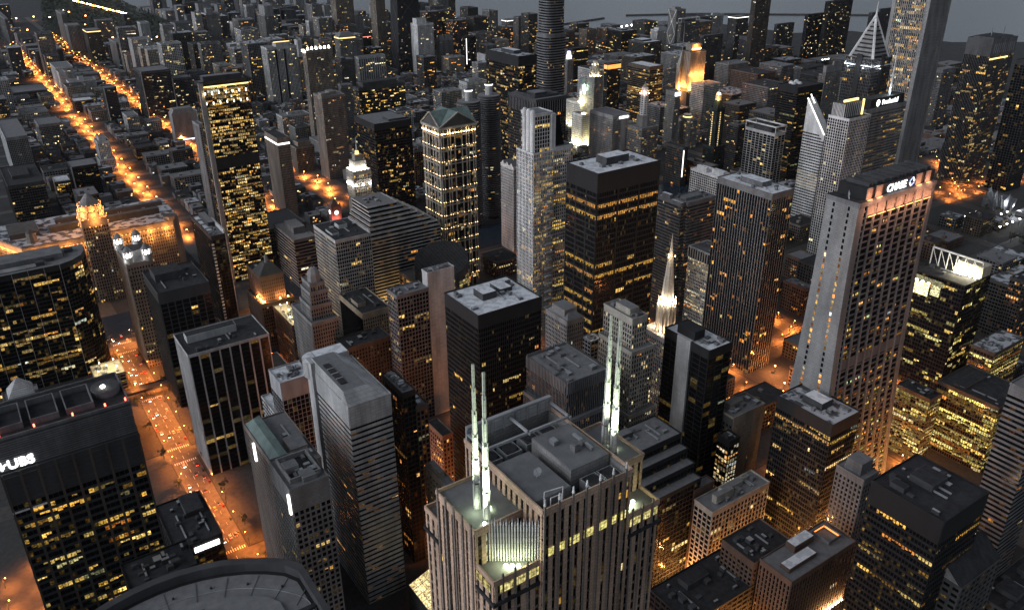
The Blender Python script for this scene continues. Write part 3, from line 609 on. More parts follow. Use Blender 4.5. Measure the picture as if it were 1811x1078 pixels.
 ('office_tower', 'black glass slab with a snowy roof and dense yellow windows beside the tallest curved tower', 713.3, 1043.4, 33.0, 87.9, 212, '2.2 3.7 .25 .9 black .4 .6 y', 'roof=patchy bt=14 ph=.3,.3,.4,.4,5'),
 ('office_tower', 'grey square office tower with a lit white sign panel and vertical ribs', 940.5, 1086.0, 37.5, 61.3, 85.9, '1.7 3.7 .8 .6 concrete .10 .5 o', 'roof=gravel bt=5 sign=w shaftE=1'),
 ('office_tower', 'dark tower with brown horizontal bands and a frosted flat roof', 1157.9, 1230.4, 34.9, 63.0, 126.5, '2.6 3.8 .2 1.5 brown .22 .6 y', 'roof=snow bt=6 rows=.2'),
 ('skyscraper', 'slim grey tower with a glowing white cloud-shaped sign at its top', 1098.0, 1098.4, 14.2, 23.4, 106.8, '2.2 3.6 1.1 1.2 stonegrey .08 .3 w', 'roof=gravel bt=7 topsign=w'),
 ('office_tower', 'curved pale office block with a lit drum on its roof', 1133.9, 1087.5, 17.7, 35.3, 53.5, '2.2 3.7 1.0 1.2 stonegrey .16 .4 y', 'roof=gravel bt=3 drum=1'),
 ('skyscraper', 'black and green stepped tower with a golden tip', 1034.0, 936.9, 17.2, 16.1, 113.3, '2.4 3.7 1.2 1.1 darkgreen .03 .3 w', 'roof=tar bt=3 carbide=1'),
 ('apartment_tower', 'dark glass apartment block left of the pale framed tower', 1032.0, 888.2, 21.2, 21.3, 96.2, '2.8 3.2 .4 1.0 darkconc .10 .3 y', 'roof=gravel bt=3 ph=.3,.3,.3,.4,4'),
 ('apartment_tower', 'dark apartment tower in a pale square frame grid with an open roof frame', 935.9, 740.8, 21.4, 52.5, 126.0, '6.5 3.4 .7 .4 concrete .07 .3 w', 'roof=gravel bt=3 roofframe=1'),
 ('apartment_tower', 'white gridded apartment block with two white roof boxes', 829.1, 732.9, 24.1, 58.2, 83.9, '3.6 3.3 .7 .9 white .05 .3 w', 'roof=snow bt=2 ph=.1,.55,.2,.3,7 ph=.3,.1,.3,.35,6'),
 ('office_block', 'brown low block with small lit windows behind the broad bronze tower', 978.0, 889.7, 18.0, 60.1, 36.5, '2.2 3.6 1.0 1.3 brown .18 .3 o', 'roof=gravel bt=3 ph=.4,.4,.3,.3,4'),
 ('office_block', 'dark block with one bright white light strip behind the snowy bronze tower', 951.5, 926.6, 11.3, 38.5, 63.7, '3 3.7 1 1.2 darkstone .08 .4 o', 'roof=tar bt=3 vstrip=1'),
 ('office_tower', 'grey banded office slab with a recessed core seen left of the dark fin tower', 606.7, 591.7, 7.4, 35.6, 131.5, '1.8 3.6 .3 1.2 concdark .12 .5 y', 'roof=snow bt=3 ph=.1,.5,.6,.35,5'),
 ('office_tower', 'grey banded office slab with a lit terrace seen right of its recessed core', 612.9, 587.3, 40.5, 25, 132.1, '1.8 3.6 .3 1.2 concdark .1 .5 o', 'roof=gravel bt=3 ph=.1,.3,.6,.35,3'),
 ('office_block', 'pale lit office block with tall louvres at its top beside the church spire', 605.1, 543.4, 27.6, 30.3, 90.7, '2.4 3.6 .7 1.5 white .55 .7 w', 'roof=gravel bt=11 louv=1'),
 ('skyscraper', 'grand pale terracotta block washed in yellow floodlight left of the ribbed sign tower', 954.3, 1185.9, 17.3, 30.1, 67.5, '2.0 3.7 .9 1.1 white .12 .3 y', 'roof=gravel bt=3 flood=1'),
 ('skyscraper', 'pale clock tower block with a green spire cap washed in yellow floodlight', 1039.0, 1298.1, 20.2, 47.7, 59.0, '2.0 3.7 .9 1.1 white .2 .3 y', 'roof=beige bt=3 flood=1 clock=1'),
 ('office_tower', 'black office block with five white roof domes and broken yellow rows', 1115.6, 848.1, 62.0, 38.8, 151.6, '2.4 3.8 .2 1.6 black .26 .75 y', 'roof=tar bt=9 domes=1'),
 ('office_tower', 'grey slab with a glowing white sign on its dark roof box', 933.9, 608.8, 85.0, 19.2, 183, '2.0 3.7 .3 2.0 stonegrey .42 .85 y', 'roof=tar bt=4 pru=1 W=60,60,1,1,stonegrey,0,0,y'),
 ('apartment_tower', 'white framed curved apartment tower with a glowing roof beam', 872.0, 589.0, 41.8, 28.2, 184, '3.1 3.4 .7 .6 white .03 .3 w', 'roof=tar bt=2 herit=1'),
 ('office_tower', 'two-tone dark tower of pale ribs and rows of lights with rooftop masts', 1334.5, 674.3, 71.8, 39.5, 225.2, '2.4 3.9 .7 1.0 concdark .24 .55 y black', 'roof=tar bt=24 ph=.1,.1,.8,.8,3 masts=1'),
 ('office_tower', 'dark tower with thin pale bands at the upper right edge', 1350.7, 608.5, 45, 33.7, 199.1, '4 3.9 .5 .5 darkconc .05 .4 y', 'roof=tar bt=6'),
 ('apartment_tower', 'grey apartment tower half hidden right of the tall pale tower', 1631.6, 903.7, 46.3, 21.1, 118.6, '2.4 3.2 .8 1.1 concdark .08 .3 y', 'roof=gravel bt=6'),
 ('office_tower', 'dark glass block with a truss-framed glowing rooftop and lit upper wall', 691.9, 331.1, 42.7, 46.7, 112, '2.6 4.0 .25 1.0 black .36 .6 g', 'roof=tar bt=0 inland=1'),
 ('office_block', 'gold-lit office wall under a snowy roof at the right', 693.1, 293.1, 50, 20.4, 62, '3.0 3.9 .4 1.1 brown .86 .9 g', 'roof=patchy bt=2'),
 ('office_block', 'wide low block glowing with yellow-green office windows', 610.9, 246.3, 45, 49.1, 62, '1.9 3.7 .3 .9 brown .8 .92 g', 'roof=tar bt=2 ph=.1,.6,.7,.2,2'),
 ('office_block', 'small block with orange ledge lights left of the wide glowing block', 581.7, 284.2, 15.1, 28.8, 60, '2.2 3.7 .3 1.0 brown .7 .8 g', 'roof=tar bt=2'),
 ('office_block', 'orange-lit brick block with an arcade half hidden behind the pink-lit bank tower', 801.0, 557.6, 24.4, 38.0, 28.0, '3 3.8 1.1 1.4 brick .35 .4 o', 'roof=gravel bt=3'),
 ('low_building', 'plain grey low roof below the orange-lit arcade block', 724.8, 509.1, 14.5, 29.8, 33.2, '3 3.8 1.1 1.4 brown .1 .4 o', 'roof=gravel bt=2'),
 ('low_building', 'dark low block with a pale roof patch right of the truss-framed rooftop', 851.3, 358.3, 30, 26.7, 60, '3 3.8 .6 1.4 darkstone .05 .4 o', 'roof=patchy bt=2'),
 ('low_building', 'dim stone block with orange windows at the right edge beyond the gold wall', 835.9, 340.5, 40, 15.4, 75, '2.6 3.8 .7 1.3 darkstone .35 .4 o', 'roof=tar bt=2'),
 ('apartment_tower', 'plain grey slab cut by the left edge of the view near the lake road', 227.3, 3342.0, 9.9, 311.4, 83.4, '3 3.2 .9 1 stonegrey .02 .3 w', 'roof=gravel bt=4'),
 ('apartment_tower', 'thin twin-edged tower standing alone before the dark park', 378.5, 3169.7, 11.7, 121.8, 106.4, '3 3.2 1 1 stonegrey .03 .3 w', 'roof=gravel bt=4'),
 ('apartment_tower', 'blocky ribbed grey pair of slabs right of the lone thin tower', 365.0, 2980.5, 35.1, 65.9, 87.8, '4 3.2 1.6 .9 stonegrey .03 .3 w', 'roof=gravel bt=3'),
 ('apartment_tower', 'wide grey slab with one yellow-lit band along its roof', 388.1, 2785.2, 38.2, 65.8, 91.5, '3 3.2 1 1.1 darkstone .06 .3 w', 'roof=gravel bt=5 band=y'),
 ('apartment_tower', 'low-contrast grey block in front of the lake shore curve', 493.6, 3274.6, 52.6, 41.9, 65.4, '3 3.2 1 1.1 stonegrey .03 .3 w', 'roof=gravel bt=3'),
 ('apartment_tower', 'dark tower with fine vertical stripes nearest the shore lights', 602.2, 3367.9, 19.1, 48.2, 68.1, '2.6 3.2 1.2 .2 darkconc .02 .3 w', 'roof=tar bt=2'),
 ('apartment_tower', 'broad pale slab with dark wing left of the domed blocks', 432.0, 2614.4, 38.8, 103.4, 74.1, '3.2 3.2 1.2 1 stonegrey .03 .3 w', 'roof=gravel bt=3'),
 ('apartment_tower', 'square grey block right behind the white hospital ward', 281.6, 2768.8, 29.3, 102.7, 50.4, '3.2 3.2 1.2 1 darkstone .03 .3 w', 'roof=gravel bt=3'),
 ('hospital', 'white ribbed hospital slab beside the brightest far street', 245.5, 2412.8, 40.2, 87.7, 53.2, '2.4 3.4 1.1 .5 white .02 .3 w', 'roof=gravel bt=3'),
 ('hospital', 'small white stair tower in front of the ribbed hospital slab', 244.5, 2344.5, 13.9, 45.8, 50.7, '3 3.4 1.8 1.8 white .02 .3 w', 'roof=gravel bt=6'),
 ('hospital', 'low white hospital wing with tall narrow windows', 254.4, 2287.7, 60.5, 34.0, 36.5, '2.4 3.4 1.1 .4 white .02 .3 w', 'roof=gravel bt=2 ph=.4,.3,.2,.4,8'),
 ('apartment_tower', 'pale grey tower with a white-lit belt between dark neighbours', 555.0, 2868.5, 25.0, 46.7, 93.2, '3 3.2 1.4 1.3 concrete .01 .3 w', 'roof=gravel bt=4 band=w0'),
 ('low_building', 'pair of rounded pale blocks below the tower with a white-lit belt', 527.8, 2795.7, 36.1, 53.8, 41.7, '3 3.2 1.4 1.3 concrete .02 .3 w', 'roof=gravel bt=3 ph=.1,.1,.8,.7,6'),
 ('apartment_tower', 'very tall dark tower cut by the top edge, leftmost over the lake', 860.0, 3663.0, 21.9, 44.0, 107.5, '3 3.2 .6 .9 black .04 .3 w', 'roof=tar bt=3'),
 ('apartment_tower', 'wide dark slab against the lake right of the leftmost cut tower', 867.3, 3568.5, 34.8, 33.5, 76.2, '3 3.2 .6 .9 darkconc .03 .3 w', 'roof=tar bt=4'),
 ('apartment_tower', 'large flat grey slab with a pale side and a white roof box over the lake', 658.1, 2494.8, 37.7, 44.6, 146.2, '2.6 3.1 1.0 1.0 stonegrey .03 .3 w', 'roof=gravel bt=3 ph=.15,.3,.5,.5,12 W=60,60,1,1,concrete,0,0,w'),
 ('apartment_tower', 'thin pale tower standing against the lake right of orange pier lights', 962.8, 3101.1, 24.5, 31.3, 100.1, '3 3.2 1.3 .4 concrete .02 .3 w', 'roof=gravel bt=4'),
 ('apartment_tower', 'small blank pale shaft below the orange pier lights', 851.4, 2914.2, 17.0, 30.5, 68.9, '60 60 1 1 concrete 0 0 w', 'roof=gravel bt=400'),
 ('apartment_tower', 'light ribbed block with a frosted top and pale sign edge', 675.9, 2372.3, 34.2, 30.3, 76.9, '3.4 3.2 1.4 .4 concrete .05 .3 w', 'roof=snow bt=6'),
 ('apartment_tower', 'dark slab right of the light ribbed block with a frosted top', 704.6, 2330.4, 35.6, 23.9, 110.1, '3.4 3.2 .8 1.1 darkconc .06 .3 w', 'roof=gravel bt=4'),
 ('apartment_tower', 'light ribbed low slab with a white rail roof far left of centre', 613.8, 2620.7, 48.7, 25.0, 65.9, '3 3.2 1.3 .6 concrete .03 .3 w', 'roof=gravel bt=4'),
 ('apartment_tower', 'dark lattice block left of the crowned yellow-window tower', 601.4, 2405.3, 44.1, 33.2, 75.1, '4 3.4 .4 .9 darkconc .07 .3 w', 'roof=gravel bt=3'),
 ('apartment_tower', 'grey tower with dark stepped crown rising above the striped white condominium', 829.6, 2512.2, 37.5, 64.4, 128.4, '3 3.2 .9 1.0 stonegrey .05 .3 w', 'roof=gravel bt=3 ph=.1,.1,.7,.8,26'),
 ('apartment_tower', 'wide white condominium tower with black vertical slots and roof lights', 617.8, 1888.2, 68.3, 41.1, 130.3, '3.3 3.1 1.5 .7 concrete .07 .3 w', 'roof=gravel bt=4 ph=.35,.2,.5,.6,8 rooflit=1 slots=1'),
 ('apartment_tower', 'pale end slab right of the black-slotted white condominium', 770.4, 2106.0, 10.5, 23.4, 109.7, '60 60 1 1 concrete .02 .3 w', 'roof=gravel bt=400'),
 ('apartment_tower', 'tan ribbed tower topped with a ring of yellow-white lamps', 562.4, 1504.2, 49.4, 19.2, 177.7, '2.5 3.1 1.3 .7 tan .06 .3 w', 'roof=gravel bt=4 toplamps=1'),
 ('apartment_tower', 'pale slab with a white centre stripe behind the lamp-topped tan tower', 907.7, 2370.9, 68.7, 25.6, 120.7, '3 3.1 1.3 1 concrete .02 .3 w', 'roof=gravel bt=4'),
 ('apartment_tower', 'dark short tower behind the black-slotted white condominium', 956.4, 2657.9, 50.7, 29.7, 70.9, '3 3.1 .9 1 darkstone .04 .3 w', 'roof=gravel bt=3'),
 ('apartment_tower', 'small dark cap tower on the lake edge near the breakwater loop', 1177.6, 3170.0, 31.4, 23.2, 42.9, '3 3.1 .9 1 darkconc .03 .3 w', 'roof=tar bt=3'),
 ('skyscraper', 'tall tan tower cut by the top edge above the white twin-slot block', 985.7, 2349.6, 53.8, 36.1, 196.5, '2.8 3.4 1.3 .9 tan .03 .3 w', 'roof=gravel bt=4'),
 ('hotel_tower', 'white block with two black window slots below the tall tan tower', 995.8, 2390.9, 57.2, 33.0, 123.4, '5 3.2 2.0 .7 white .01 .3 w', 'roof=gravel bt=10 ph=.3,.2,.6,.7,10'),
 ('apartment_tower', 'plain grey slab right of the white twin-slot block', 1041.5, 2357.5, 28.7, 15.7, 124.9, '60 60 1 1 stonegrey 0 0 w', 'roof=gravel bt=400 ph=.6,.4,.3,.4,5'),
 ('hotel_tower', 'hip-roofed tower with a row of yellow lights under its roof', 851.3, 2029.2, 43.0, 31.6, 119.8, '2.6 3.3 1 1 stonegrey .05 .3 w', 'roof=gravel bt=3 crown=hip band=y'),
 ('hotel_tower', 'lower gothic-topped tower in front of the hip-roofed lit tower', 800.2, 1911.0, 33.6, 36.7, 84.0, '2.6 3.3 1.1 1 darkstone .04 .3 w', 'roof=gravel bt=4 ph=.1,.1,.3,.5,5'),
 ('office_tower', 'dark block with a red neon line along its roof edge', 1029.2, 2282.4, 26.6, 30.5, 80.4, '3 3.4 .6 1.1 darkconc .04 .3 w', 'roof=tar bt=4 band=r'),
 ('apartment_tower', 'broad white block with curved bays above the rounded penthouse roof', 887.0, 2003.4, 74.3, 23.7, 70.3, '6 3.3 2.4 .8 concrete .06 .3 w', 'roof=gravel bt=5'),
 ('skyscraper', 'tall tan rounded tower cut by the top edge beside the black tapered tower', 1037.8, 2196.2, 27.2, 35.4, 210.1, '2.4 3.3 1.1 .6 tan .02 .3 w', 'roof=gravel bt=4'),
 ('apartment_tower', 'white gridded tower with a solid white roof block before the black tapered tower', 1070.4, 2024.1, 47.6, 37.7, 133.8, '2.6 3.1 .9 .8 white .015 .3 w', 'roof=gravel bt=3 ph=.05,.2,.6,.6,14 W=2.6,3.1,1.8,1.6,white,0,0,w'),
 ('apartment_tower', 'grey shadow tower directly behind the white gridded tower', 1117.9, 2160.4, 28.4, 20.1, 139.2, '2.6 3.1 1.2 1 stonegrey .02 .3 w', 'roof=gravel bt=4'),
 ('skyscraper', 'tall brown tower cut by the top edge right of the white gridded tower', 1500.5, 2667.7, 68.1, 72.1, 168.6, '2.8 3.3 .9 1.1 brown .03 .3 w', 'roof=gravel bt=4'),
 ('apartment_tower', 'grey gothic apartment tower with stepped parapets below the tall brown tower', 1149.3, 2049.8, 42.9, 18.6, 87.2, '2.6 3.2 1.3 .8 stonegrey .02 .3 w', 'roof=gravel bt=4 ph=.05,.1,.3,.4,10 ph=.5,.2,.4,.5,11'),
 ('apartment_tower', 'small pale tower with a lit top on the shore right of the tall brown tower', 1662.5, 2809.6, 22.3, 20.7, 38.5, '3 3.2 1.2 1 concrete .04 .3 w', 'roof=gravel bt=3 band=w'),
 ('apartment_tower', 'lone square grey tower on the shore with two roof lights', 1753.1, 2742.2, 43.1, 39.3, 52.5, '3 3.2 1.2 1.1 darkstone .03 .3 w', 'roof=gravel bt=3'),
 ('hospital', 'wide hospital block with a green roof and lit window columns', 1448.7, 2354.2, 95.5, 27.5, 52.4, '3 3.3 1.4 1.3 darkstone .16 .3 w', 'roof=copper bt=5'),
 ('hospital', 'boxy hospital tower with a white light row along its roof', 1691.6, 2526.4, 58.0, 32.2, 53.2, '3 3.3 1.2 1.2 stonegrey .06 .3 w', 'roof=gravel bt=4 band=w'),
 ('office_tower', 'dark slab with a tall white light panel behind the black glass slab', 1196.7, 1994.3, 34.2, 23.6, 95.4, '3 3.4 .6 1 black .05 .3 w', 'roof=tar bt=4 vstrip=1'),
 ('apartment_tower', 'blank pale slab close left of the black glass slab', 1116.0, 1767.1, 4.9, 36.4, 84.6, '60 60 1 1 concrete 0 0 w', 'roof=gravel bt=400'),
 ('skyscraper', 'narrow tower with a violet-white glowing crown right of the tallest curved tower', 1230.0, 1585.3, 16.9, 13.0, 86.9, '2.4 3.4 1.1 1 stonegrey .05 .3 o', 'roof=gravel bt=3 crownv=1'),
 ('office_block', 'dark block with pale yellow light lines behind the gothic tower', 1324.9, 1687.0, 49.0, 20.7, 90.4, '3 3.6 .3 1.6 black .1 .8 y', 'roof=tar bt=5 rows=.2'),
 ('office_tower', 'dark tower crowned with an orange-lit band and white lamps', 1154.7, 1353.7, 35.7, 10.9, 115.5, '2.6 3.6 .6 1.2 black .16 .4 y', 'roof=gravel bt=9 band=o'),
 ('office_block', 'dark wide block with a white roof mass near the pier', 1672.1, 1897.5, 57.1, 68.3, 83.1, '3 3.6 .4 1.4 black .08 .5 y', 'roof=patchy bt=4 ph=.3,.3,.4,.4,4'),
 ('office_block', 'long low block with frosted vaulted roofs behind the brown banded tower', 1675.1, 1800.4, 63.3, 69.3, 62.4, '3 3.6 .4 1.4 darkstone .06 .5 y', 'roof=snow bt=4 ph=.1,.3,.6,.5,5'),
 ('apartment_tower', 'pale tower with a big cross brace on its west face', 1839.6, 1850.0, 37.0, 33.0, 135.5, '3 3.2 1.2 1.1 stonegrey .02 .3 w', 'roof=gravel bt=3 xb=1 ph=.1,.3,.6,.5,6'),
 ('apartment_tower', 'stepped white block left of the cross-braced tower', 1826.8, 1911.2, 49.2, 29.7, 72.8, '3 3.2 1.2 1.2 white .02 .3 w', 'roof=gravel bt=3 ph=.2,.2,.7,.7,6'),
 ('apartment_tower', 'grey tower with an open white roof frame above the orange floodlit tower', 1795.0, 1783.6, 73.0, 11.3, 110.3, '3 3.2 .9 1.1 concdark .04 .3 w', 'roof=gravel bt=2 roofframe=1'),
 ('apartment_tower', 'pale-finned tower with two red roof lights on the lake side', 2234.4, 2090.7, 75.4, 13.1, 70.9, '3.2 3.2 1.2 .5 concrete .02 .3 w', 'roof=gravel bt=5 ph=.3,.2,.4,.6,6'),
 ('apartment_tower', 'darker wide base block beneath the pale-finned tower', 1553.7, 1468.6, 69.0, 11.2, 127.0, '3.2 3.2 1.0 .9 darkconc .03 .3 w', 'roof=gravel bt=4'),
 ('apartment_tower', 'dark tower with a white light bar along its roof near the lake', 1794.5, 1581.3, 46.5, 29.7, 144.3, '3.0 3.2 .9 .9 darkconc .04 .3 w', 'roof=gravel bt=5 band=w'),
 ('hotel_tower', 'dark hotel slab with a bright white square sign near its top', 1777.9, 1521.3, 61.9, 28.9, 100.2, '3.0 3.2 .6 1.0 darkconc .08 .3 w', 'roof=tar bt=8 sign=w'),
 ('skyscraper', 'tall brown tower cut by the top edge between the lake towers', 1693.8, 1438.5, 55.6, 14.0, 245.0, '2.8 3.2 1.0 .8 brown .03 .3 w', 'roof=gravel bt=4'),
 ('apartment_tower', 'dark tower with an orange-lit top floor before the lake', 2114.6, 1700.6, 78.1, 10.6, 88.7, '3.0 3.2 .7 1.0 darkconc .06 .3 w', 'roof=tar bt=3'),
 ('apartment_tower', 'black apartment slab left of the tallest black lake tower', 2100.6, 1584.8, 79.4, 11.7, 127.5, '3.0 3.2 .5 1.0 black .06 .3 w', 'roof=tar bt=3'),
 ('apartment_tower', 'tallest black lake tower with tiny scattered lights', 2127.2, 1541.3, 108.9, 13.2, 164.5, '3.0 3.2 .5 1.0 black .05 .3 w', 'roof=tar bt=3 ph=.2,.2,.5,.5,3'),
 ('office_tower', 'dark tower with a pale roof box behind the silver spire', 2365.5, 1556.6, 142.1, 11.5, 116.9, '3.0 3.6 .8 1.0 darkconc .03 .3 w', 'roof=tar bt=4 ph=.3,.3,.4,.4,10'),
 ('hotel_tower', 'old stone hotel block with a glowing gold cornice', 1614.8, 1356.8, 86.1, 42.3, 48.3, '2.6 3.5 1.2 1.3 lime .08 .3 o', 'roof=gravel bt=4 band=o'),
 ('office_block', 'pale gridded block with a flat attic right of the gold-corniced hotel', 1677.6, 1319.8, 69.3, 23.7, 53.7, '3.2 3.5 1.0 1.0 concrete .05 .3 w', 'roof=gravel bt=3 ph=.3,.3,.5,.4,5'),
 ('office_tower', 'tall grey stone tower with a boxy head left of the silver spire tower', 1509.3, 1081.0, 52.2, 6.9, 112.9, '2.6 3.5 1.1 .8 stonegrey .03 .3 w', 'roof=gravel bt=12 ph=.5,.3,.4,.5,8'),
 ('low_building', 'flat lakefront deck edged by a row of small white lamps', 2048.8, 1483.1, 149.2, 45.7, 18.5, '6 5 2 3 darkstone .01 .3 w', 'roof=gravel bt=3 edgel=1'),
 ('low_building', 'long low shed with a yellow-lit side on the far left street', 135.7, 2309.6, 72.3, 98.4, 19.9, '5 5 1 1.6 darkconc .2 .8 y', 'roof=gravel bt=2'),
 ('apartment_tower', 'tall grey-ribbed tower by the left edge above the market building', 64.7, 1583.9, 31.3, 151.9, 74.0, '2.4 3.1 .8 .8 stonegrey .02 .3 w', 'roof=gravel bt=4 W=2.4,3.1,1.4,.8,concrete,0,0,w'),
 ('apartment_tower', 'wide lattice apartment slab with scattered lights over the far left street', 128.7, 1753.6, 36.8, 63.4, 53.2, '2.4 3.1 .8 .8 stonegrey .07 .3 w', 'roof=gravel bt=4'),
 ('apartment_tower', 'dark glass tower with one white edge rib north of the market', 130.8, 1401.6, 37.5, 42.9, 56.9, '2.6 3.2 .4 .9 black .10 .3 y', 'roof=gravel bt=3 rib=1'),
 ('apartment_tower', 'white tiered deco tower with pale piers left of the far orange street', 195.0, 1559.6, 18.9, 31.2, 52.8, '2.4 3.3 1.2 .6 white .03 .3 w', 'roof=gravel bt=3 tiers=-3,-4,30 ph=.2,.2,.6,.6,8'),
 ('low_building', 'grey flat block with yellow windows and a dark roof beside the market tower', 108.8, 1443.9, 21.0, 35.9, 26.8, '3 3.6 .7 1.2 tan .6 .7 y', 'roof=snow bt=3'),
 ('office_block', 'large dark block with a lit rooftop sign strip above the market wing', 41.6, 1347.2, 46.1, 111.6, 57.9, '3 3.8 .5 1.4 darkconc .18 .5 y', 'roof=tar bt=4 ph=.2,.3,.5,.5,5'),
 ('office_tower', 'slim dark tower with a white side pier in the far left blocks', 274.9, 1920.4, 24.1, 30.5, 76.5, '3 3.2 .5 1 darkconc .06 .3 w', 'roof=gravel bt=3 rib=1'),
 ('office_block', 'two-storey white roofed block near the far left street', 234.5, 2092.4, 38.4, 38.2, 25.2, '3 3.6 .7 1.2 darkstone .12 .5 y', 'roof=snow bt=2'),
 ('apartment_tower', 'mid-rise ribbed tower left of the windowless grey box', 290.9, 1815.0, 21.5, 43.0, 36.7, '3 3.2 1.4 .6 concrete .08 .3 y', 'roof=gravel bt=3'),
 ('apartment_tower', 'broad dark apartment block filling behind the windowless grey box', 353.2, 1927.3, 60.0, 64.7, 100.6, '3 3.2 .5 1 darkconc .08 .3 w', 'roof=gravel bt=4 rib=1'),
 ('apartment_tower', 'dark slab with a white corner rib above the windowless grey box', 414.6, 1929.3, 40.7, 38.8, 79.6, '3 3.2 .5 1 darkconc .07 .3 w', 'roof=gravel bt=3 rib=1'),
 ('office_block', 'small grey block with a few yellow windows by the far orange street', 300.2, 1594.1, 15.9, 25.5, 26.3, '3 3.6 .9 1.2 concdark .25 .4 y', 'roof=gravel bt=3'),
 ('office_block', 'low brown block with a lit yellow side by the far orange street', 260.6, 1604.0, 34.2, 27.8, 22.0, '3 3.6 .6 1.3 brown .5 .8 y', 'roof=tar bt=2'),
 ('office_block', 'grey roofed block with a white car-park rail near the yellow glass tower', 300.4, 1497.3, 33.4, 27.0, 34.2, '3 3.6 1 1.3 darkstone .1 .4 o', 'roof=gravel bt=2 ph=.3,.3,.4,.4,4'),
]
WORLD_S, SUN_S, EXPO, HAZE = .145, .8, .52, 7.0e-6
# ================================================================== landmark buildings
BOX = [(r[2], r[3], r[4], r[5]) for r in TABLE]
for r in TABLE: tower(r[0], r[1], *r[2:])
def claim(x, y, w, d): BOX.append((x, y, w, d))
def spire(m, x, y, z, top, r):
    n = 6; h = top - z
    for k in range(n):
        a = z + h * (k / n) ** .9; b = z + h * ((k + 1) / n) ** .9; q = r * (1 - .78 * k / (n - 1)); m.cyl(x, y, a, b, q, q * .93, 8, 'white')
        m.cyl(x, y, b - .35, b, q * 1.12, q * 1.12, 8, 'darkconc')
        for s in range(4): c, t = math.cos(s * 1.5708 + .4), math.sin(s * 1.5708 + .4); m.box(x + c * q * 1.02 - .16, y + t * q * 1.02 - .16, a, x + c * q * 1.02 + .16, y + t * q * 1.02 + .16, b + .8, 'concrete')

# ---- twin-spire granite tower
t = thing('skyscraper', 'pink granite tower with two pairs of floodlit spires on its stepped roof', 'tower', (88, 153, 0)); claim(88, 153, 59, 38)
wall, roof, win, panes = MB(), MB(), MB(), []
st = style('3.1 3.9 1.75 .9 granitepink .045 .5 y granite'); st2 = style('1.75 60 .62 .5 granitepink .05 .5 y'); arm = style('2.6 3.9 1.45 .9 granitepink .03 .5 y brown')
mass(0, .6, 59, 37, 0, 250, st, wall, roof, win, panes, 'gravel', 0, None, 1.4)
mass(15, -.5, 31, 39, 0, 268, arm, wall, roof, win, panes, 'tar', 1.5, None, 1.0, drop=6)
ring(wall, 15, -.5, 31, 39, 261.5, 268, .5, 'stonegrey')
mass(-.5, 9, 60, 20, 0, 262, arm, wall, roof, win, panes, 'gravel', 1.5, None, 1.0)
for (x0, y0, ww, dd) in ((-.9, -.3, 16, 9.4), (46, -.3, 14, 9.4), (-.9, 29, 16, 9.4)):
    wall.box(x0, y0, 242.6, x0 + ww, y0 + dd, 243.8, 'tar')
for X in (15.2, 20, 24.7, 29.4, 34.1, 38.8, 43.6): wall.box(X - .3, -1.3, 60, X + .3, -.9, 270.5, 'granite'); wall.cyl(X, -1.1, 270.5, 272.5, .45, .2, 6, 'white')
for Y in (10, 14.5, 19, 23.5, 28): wall.box(-1.3, Y - .35, 60, -.9, Y + .35, 264.5, 'granite')
for X in (2.5, 6.5, 10.5, 48.5, 52.5, 56.5): wall.box(X - .28, -.1, 60, X + .28, .3, 253, 'granite')
finish(t, wall, roof, win, panes, 100)
FSs = FR((15, -.5, 0), (1, 0), (0, -1)); FSl = FR((0, .6, 0), (1, 0), (0, -1)); FWl = FR((0, 37.6, 0), (0, -1), (-1, 0))
def lit_band(F, u0, u1, v0, v1, n, g):
    m = MB(); 
    for k in range(n): a = u0 + (u1 - u0) * k / n; b = (u1 - u0) / n - .12; s = .8 + .4 * RND.random(); m.poly([F(a, v0, .6), F(a + b, v0, .6), F(a + b, v1, .6), F(a, v1, .6)], 'glass', tuple(x * s for x in g))
    m.build('lit_band', t)
for u0, u1, n in ((5, 7.3, 2), (9, 12.5, 3), (14, 17.5, 3), (19, 22.5, 3), (24, 26, 2), (1.6, 3.6, 1), (27.6, 29.6, 1)): lit_band(FSs, u0, u1, 252.4, 255.3, n, (.62, .54, .18))
for u0, u1 in ((1.5, 5.9), (6.6, 10), (11, 14.4), (47.5, 51.8), (52.6, 55.8), (57, 58.6)): lit_band(FSl, u0, u1, 246.6, 249.4, 4, (.56, .48, .18))
for u0, u1 in ((29, 32), (32.6, 36)): lit_band(FWl, u0, u1, 246.6, 249.4, 4, (.40, .34, .12))
for (X, Y, z0) in ((5.4, 12.2, 262), (5.4, 17.2, 262), (52.4, 14.4, 262), (52.4, 18.4, 262)):
    m = MB(); spire(m, X, Y, z0, 307, 1.0); m.build('spire', t)
m = MB()
for k in range(19):
    s = k / 18; X = 3.2 + 11.6 * s; Y = 9.2 - 8.0 * s; m.box(X - .13, Y - .25, 250.2, X + .13, Y + .25, 262.6 + .8 * (k % 2), 'white'); m.cyl(X, Y, 262.6 + .8 * (k % 2), 264.4 + .8 * (k % 2), .2, .02, 4, 'white')
m.build('fin_screen', t)['kind'] = 'stuff'; m = MB(); m.prism([(3.4, 10.4), (15, 2.4), (15.4, 3.2), (3.9, 11)], 250.2, 261.0, 'black'); m.build('screen_wall', t)
m = MB()
for (X, Y, Z) in ((9.0, 2.2, 250.2), (6.2, 4.2, 250.2), (7.6, 3.2, 250.2), (50.5, 3.2, 250.2), (52.6, 4.6, 250.2), (48.6, 2.4, 250.2), (3.2, 9.8, 262.2), (7.8, 14.5, 262.2), (50, 12.6, 262.2), (54.6, 16.2, 262.2), (49.6, 20.5, 262.2)):
    m.cyl(X, Y, Z, Z + .7, .45, .55, 10, 'flood_green')
m.build('floodlight', t)
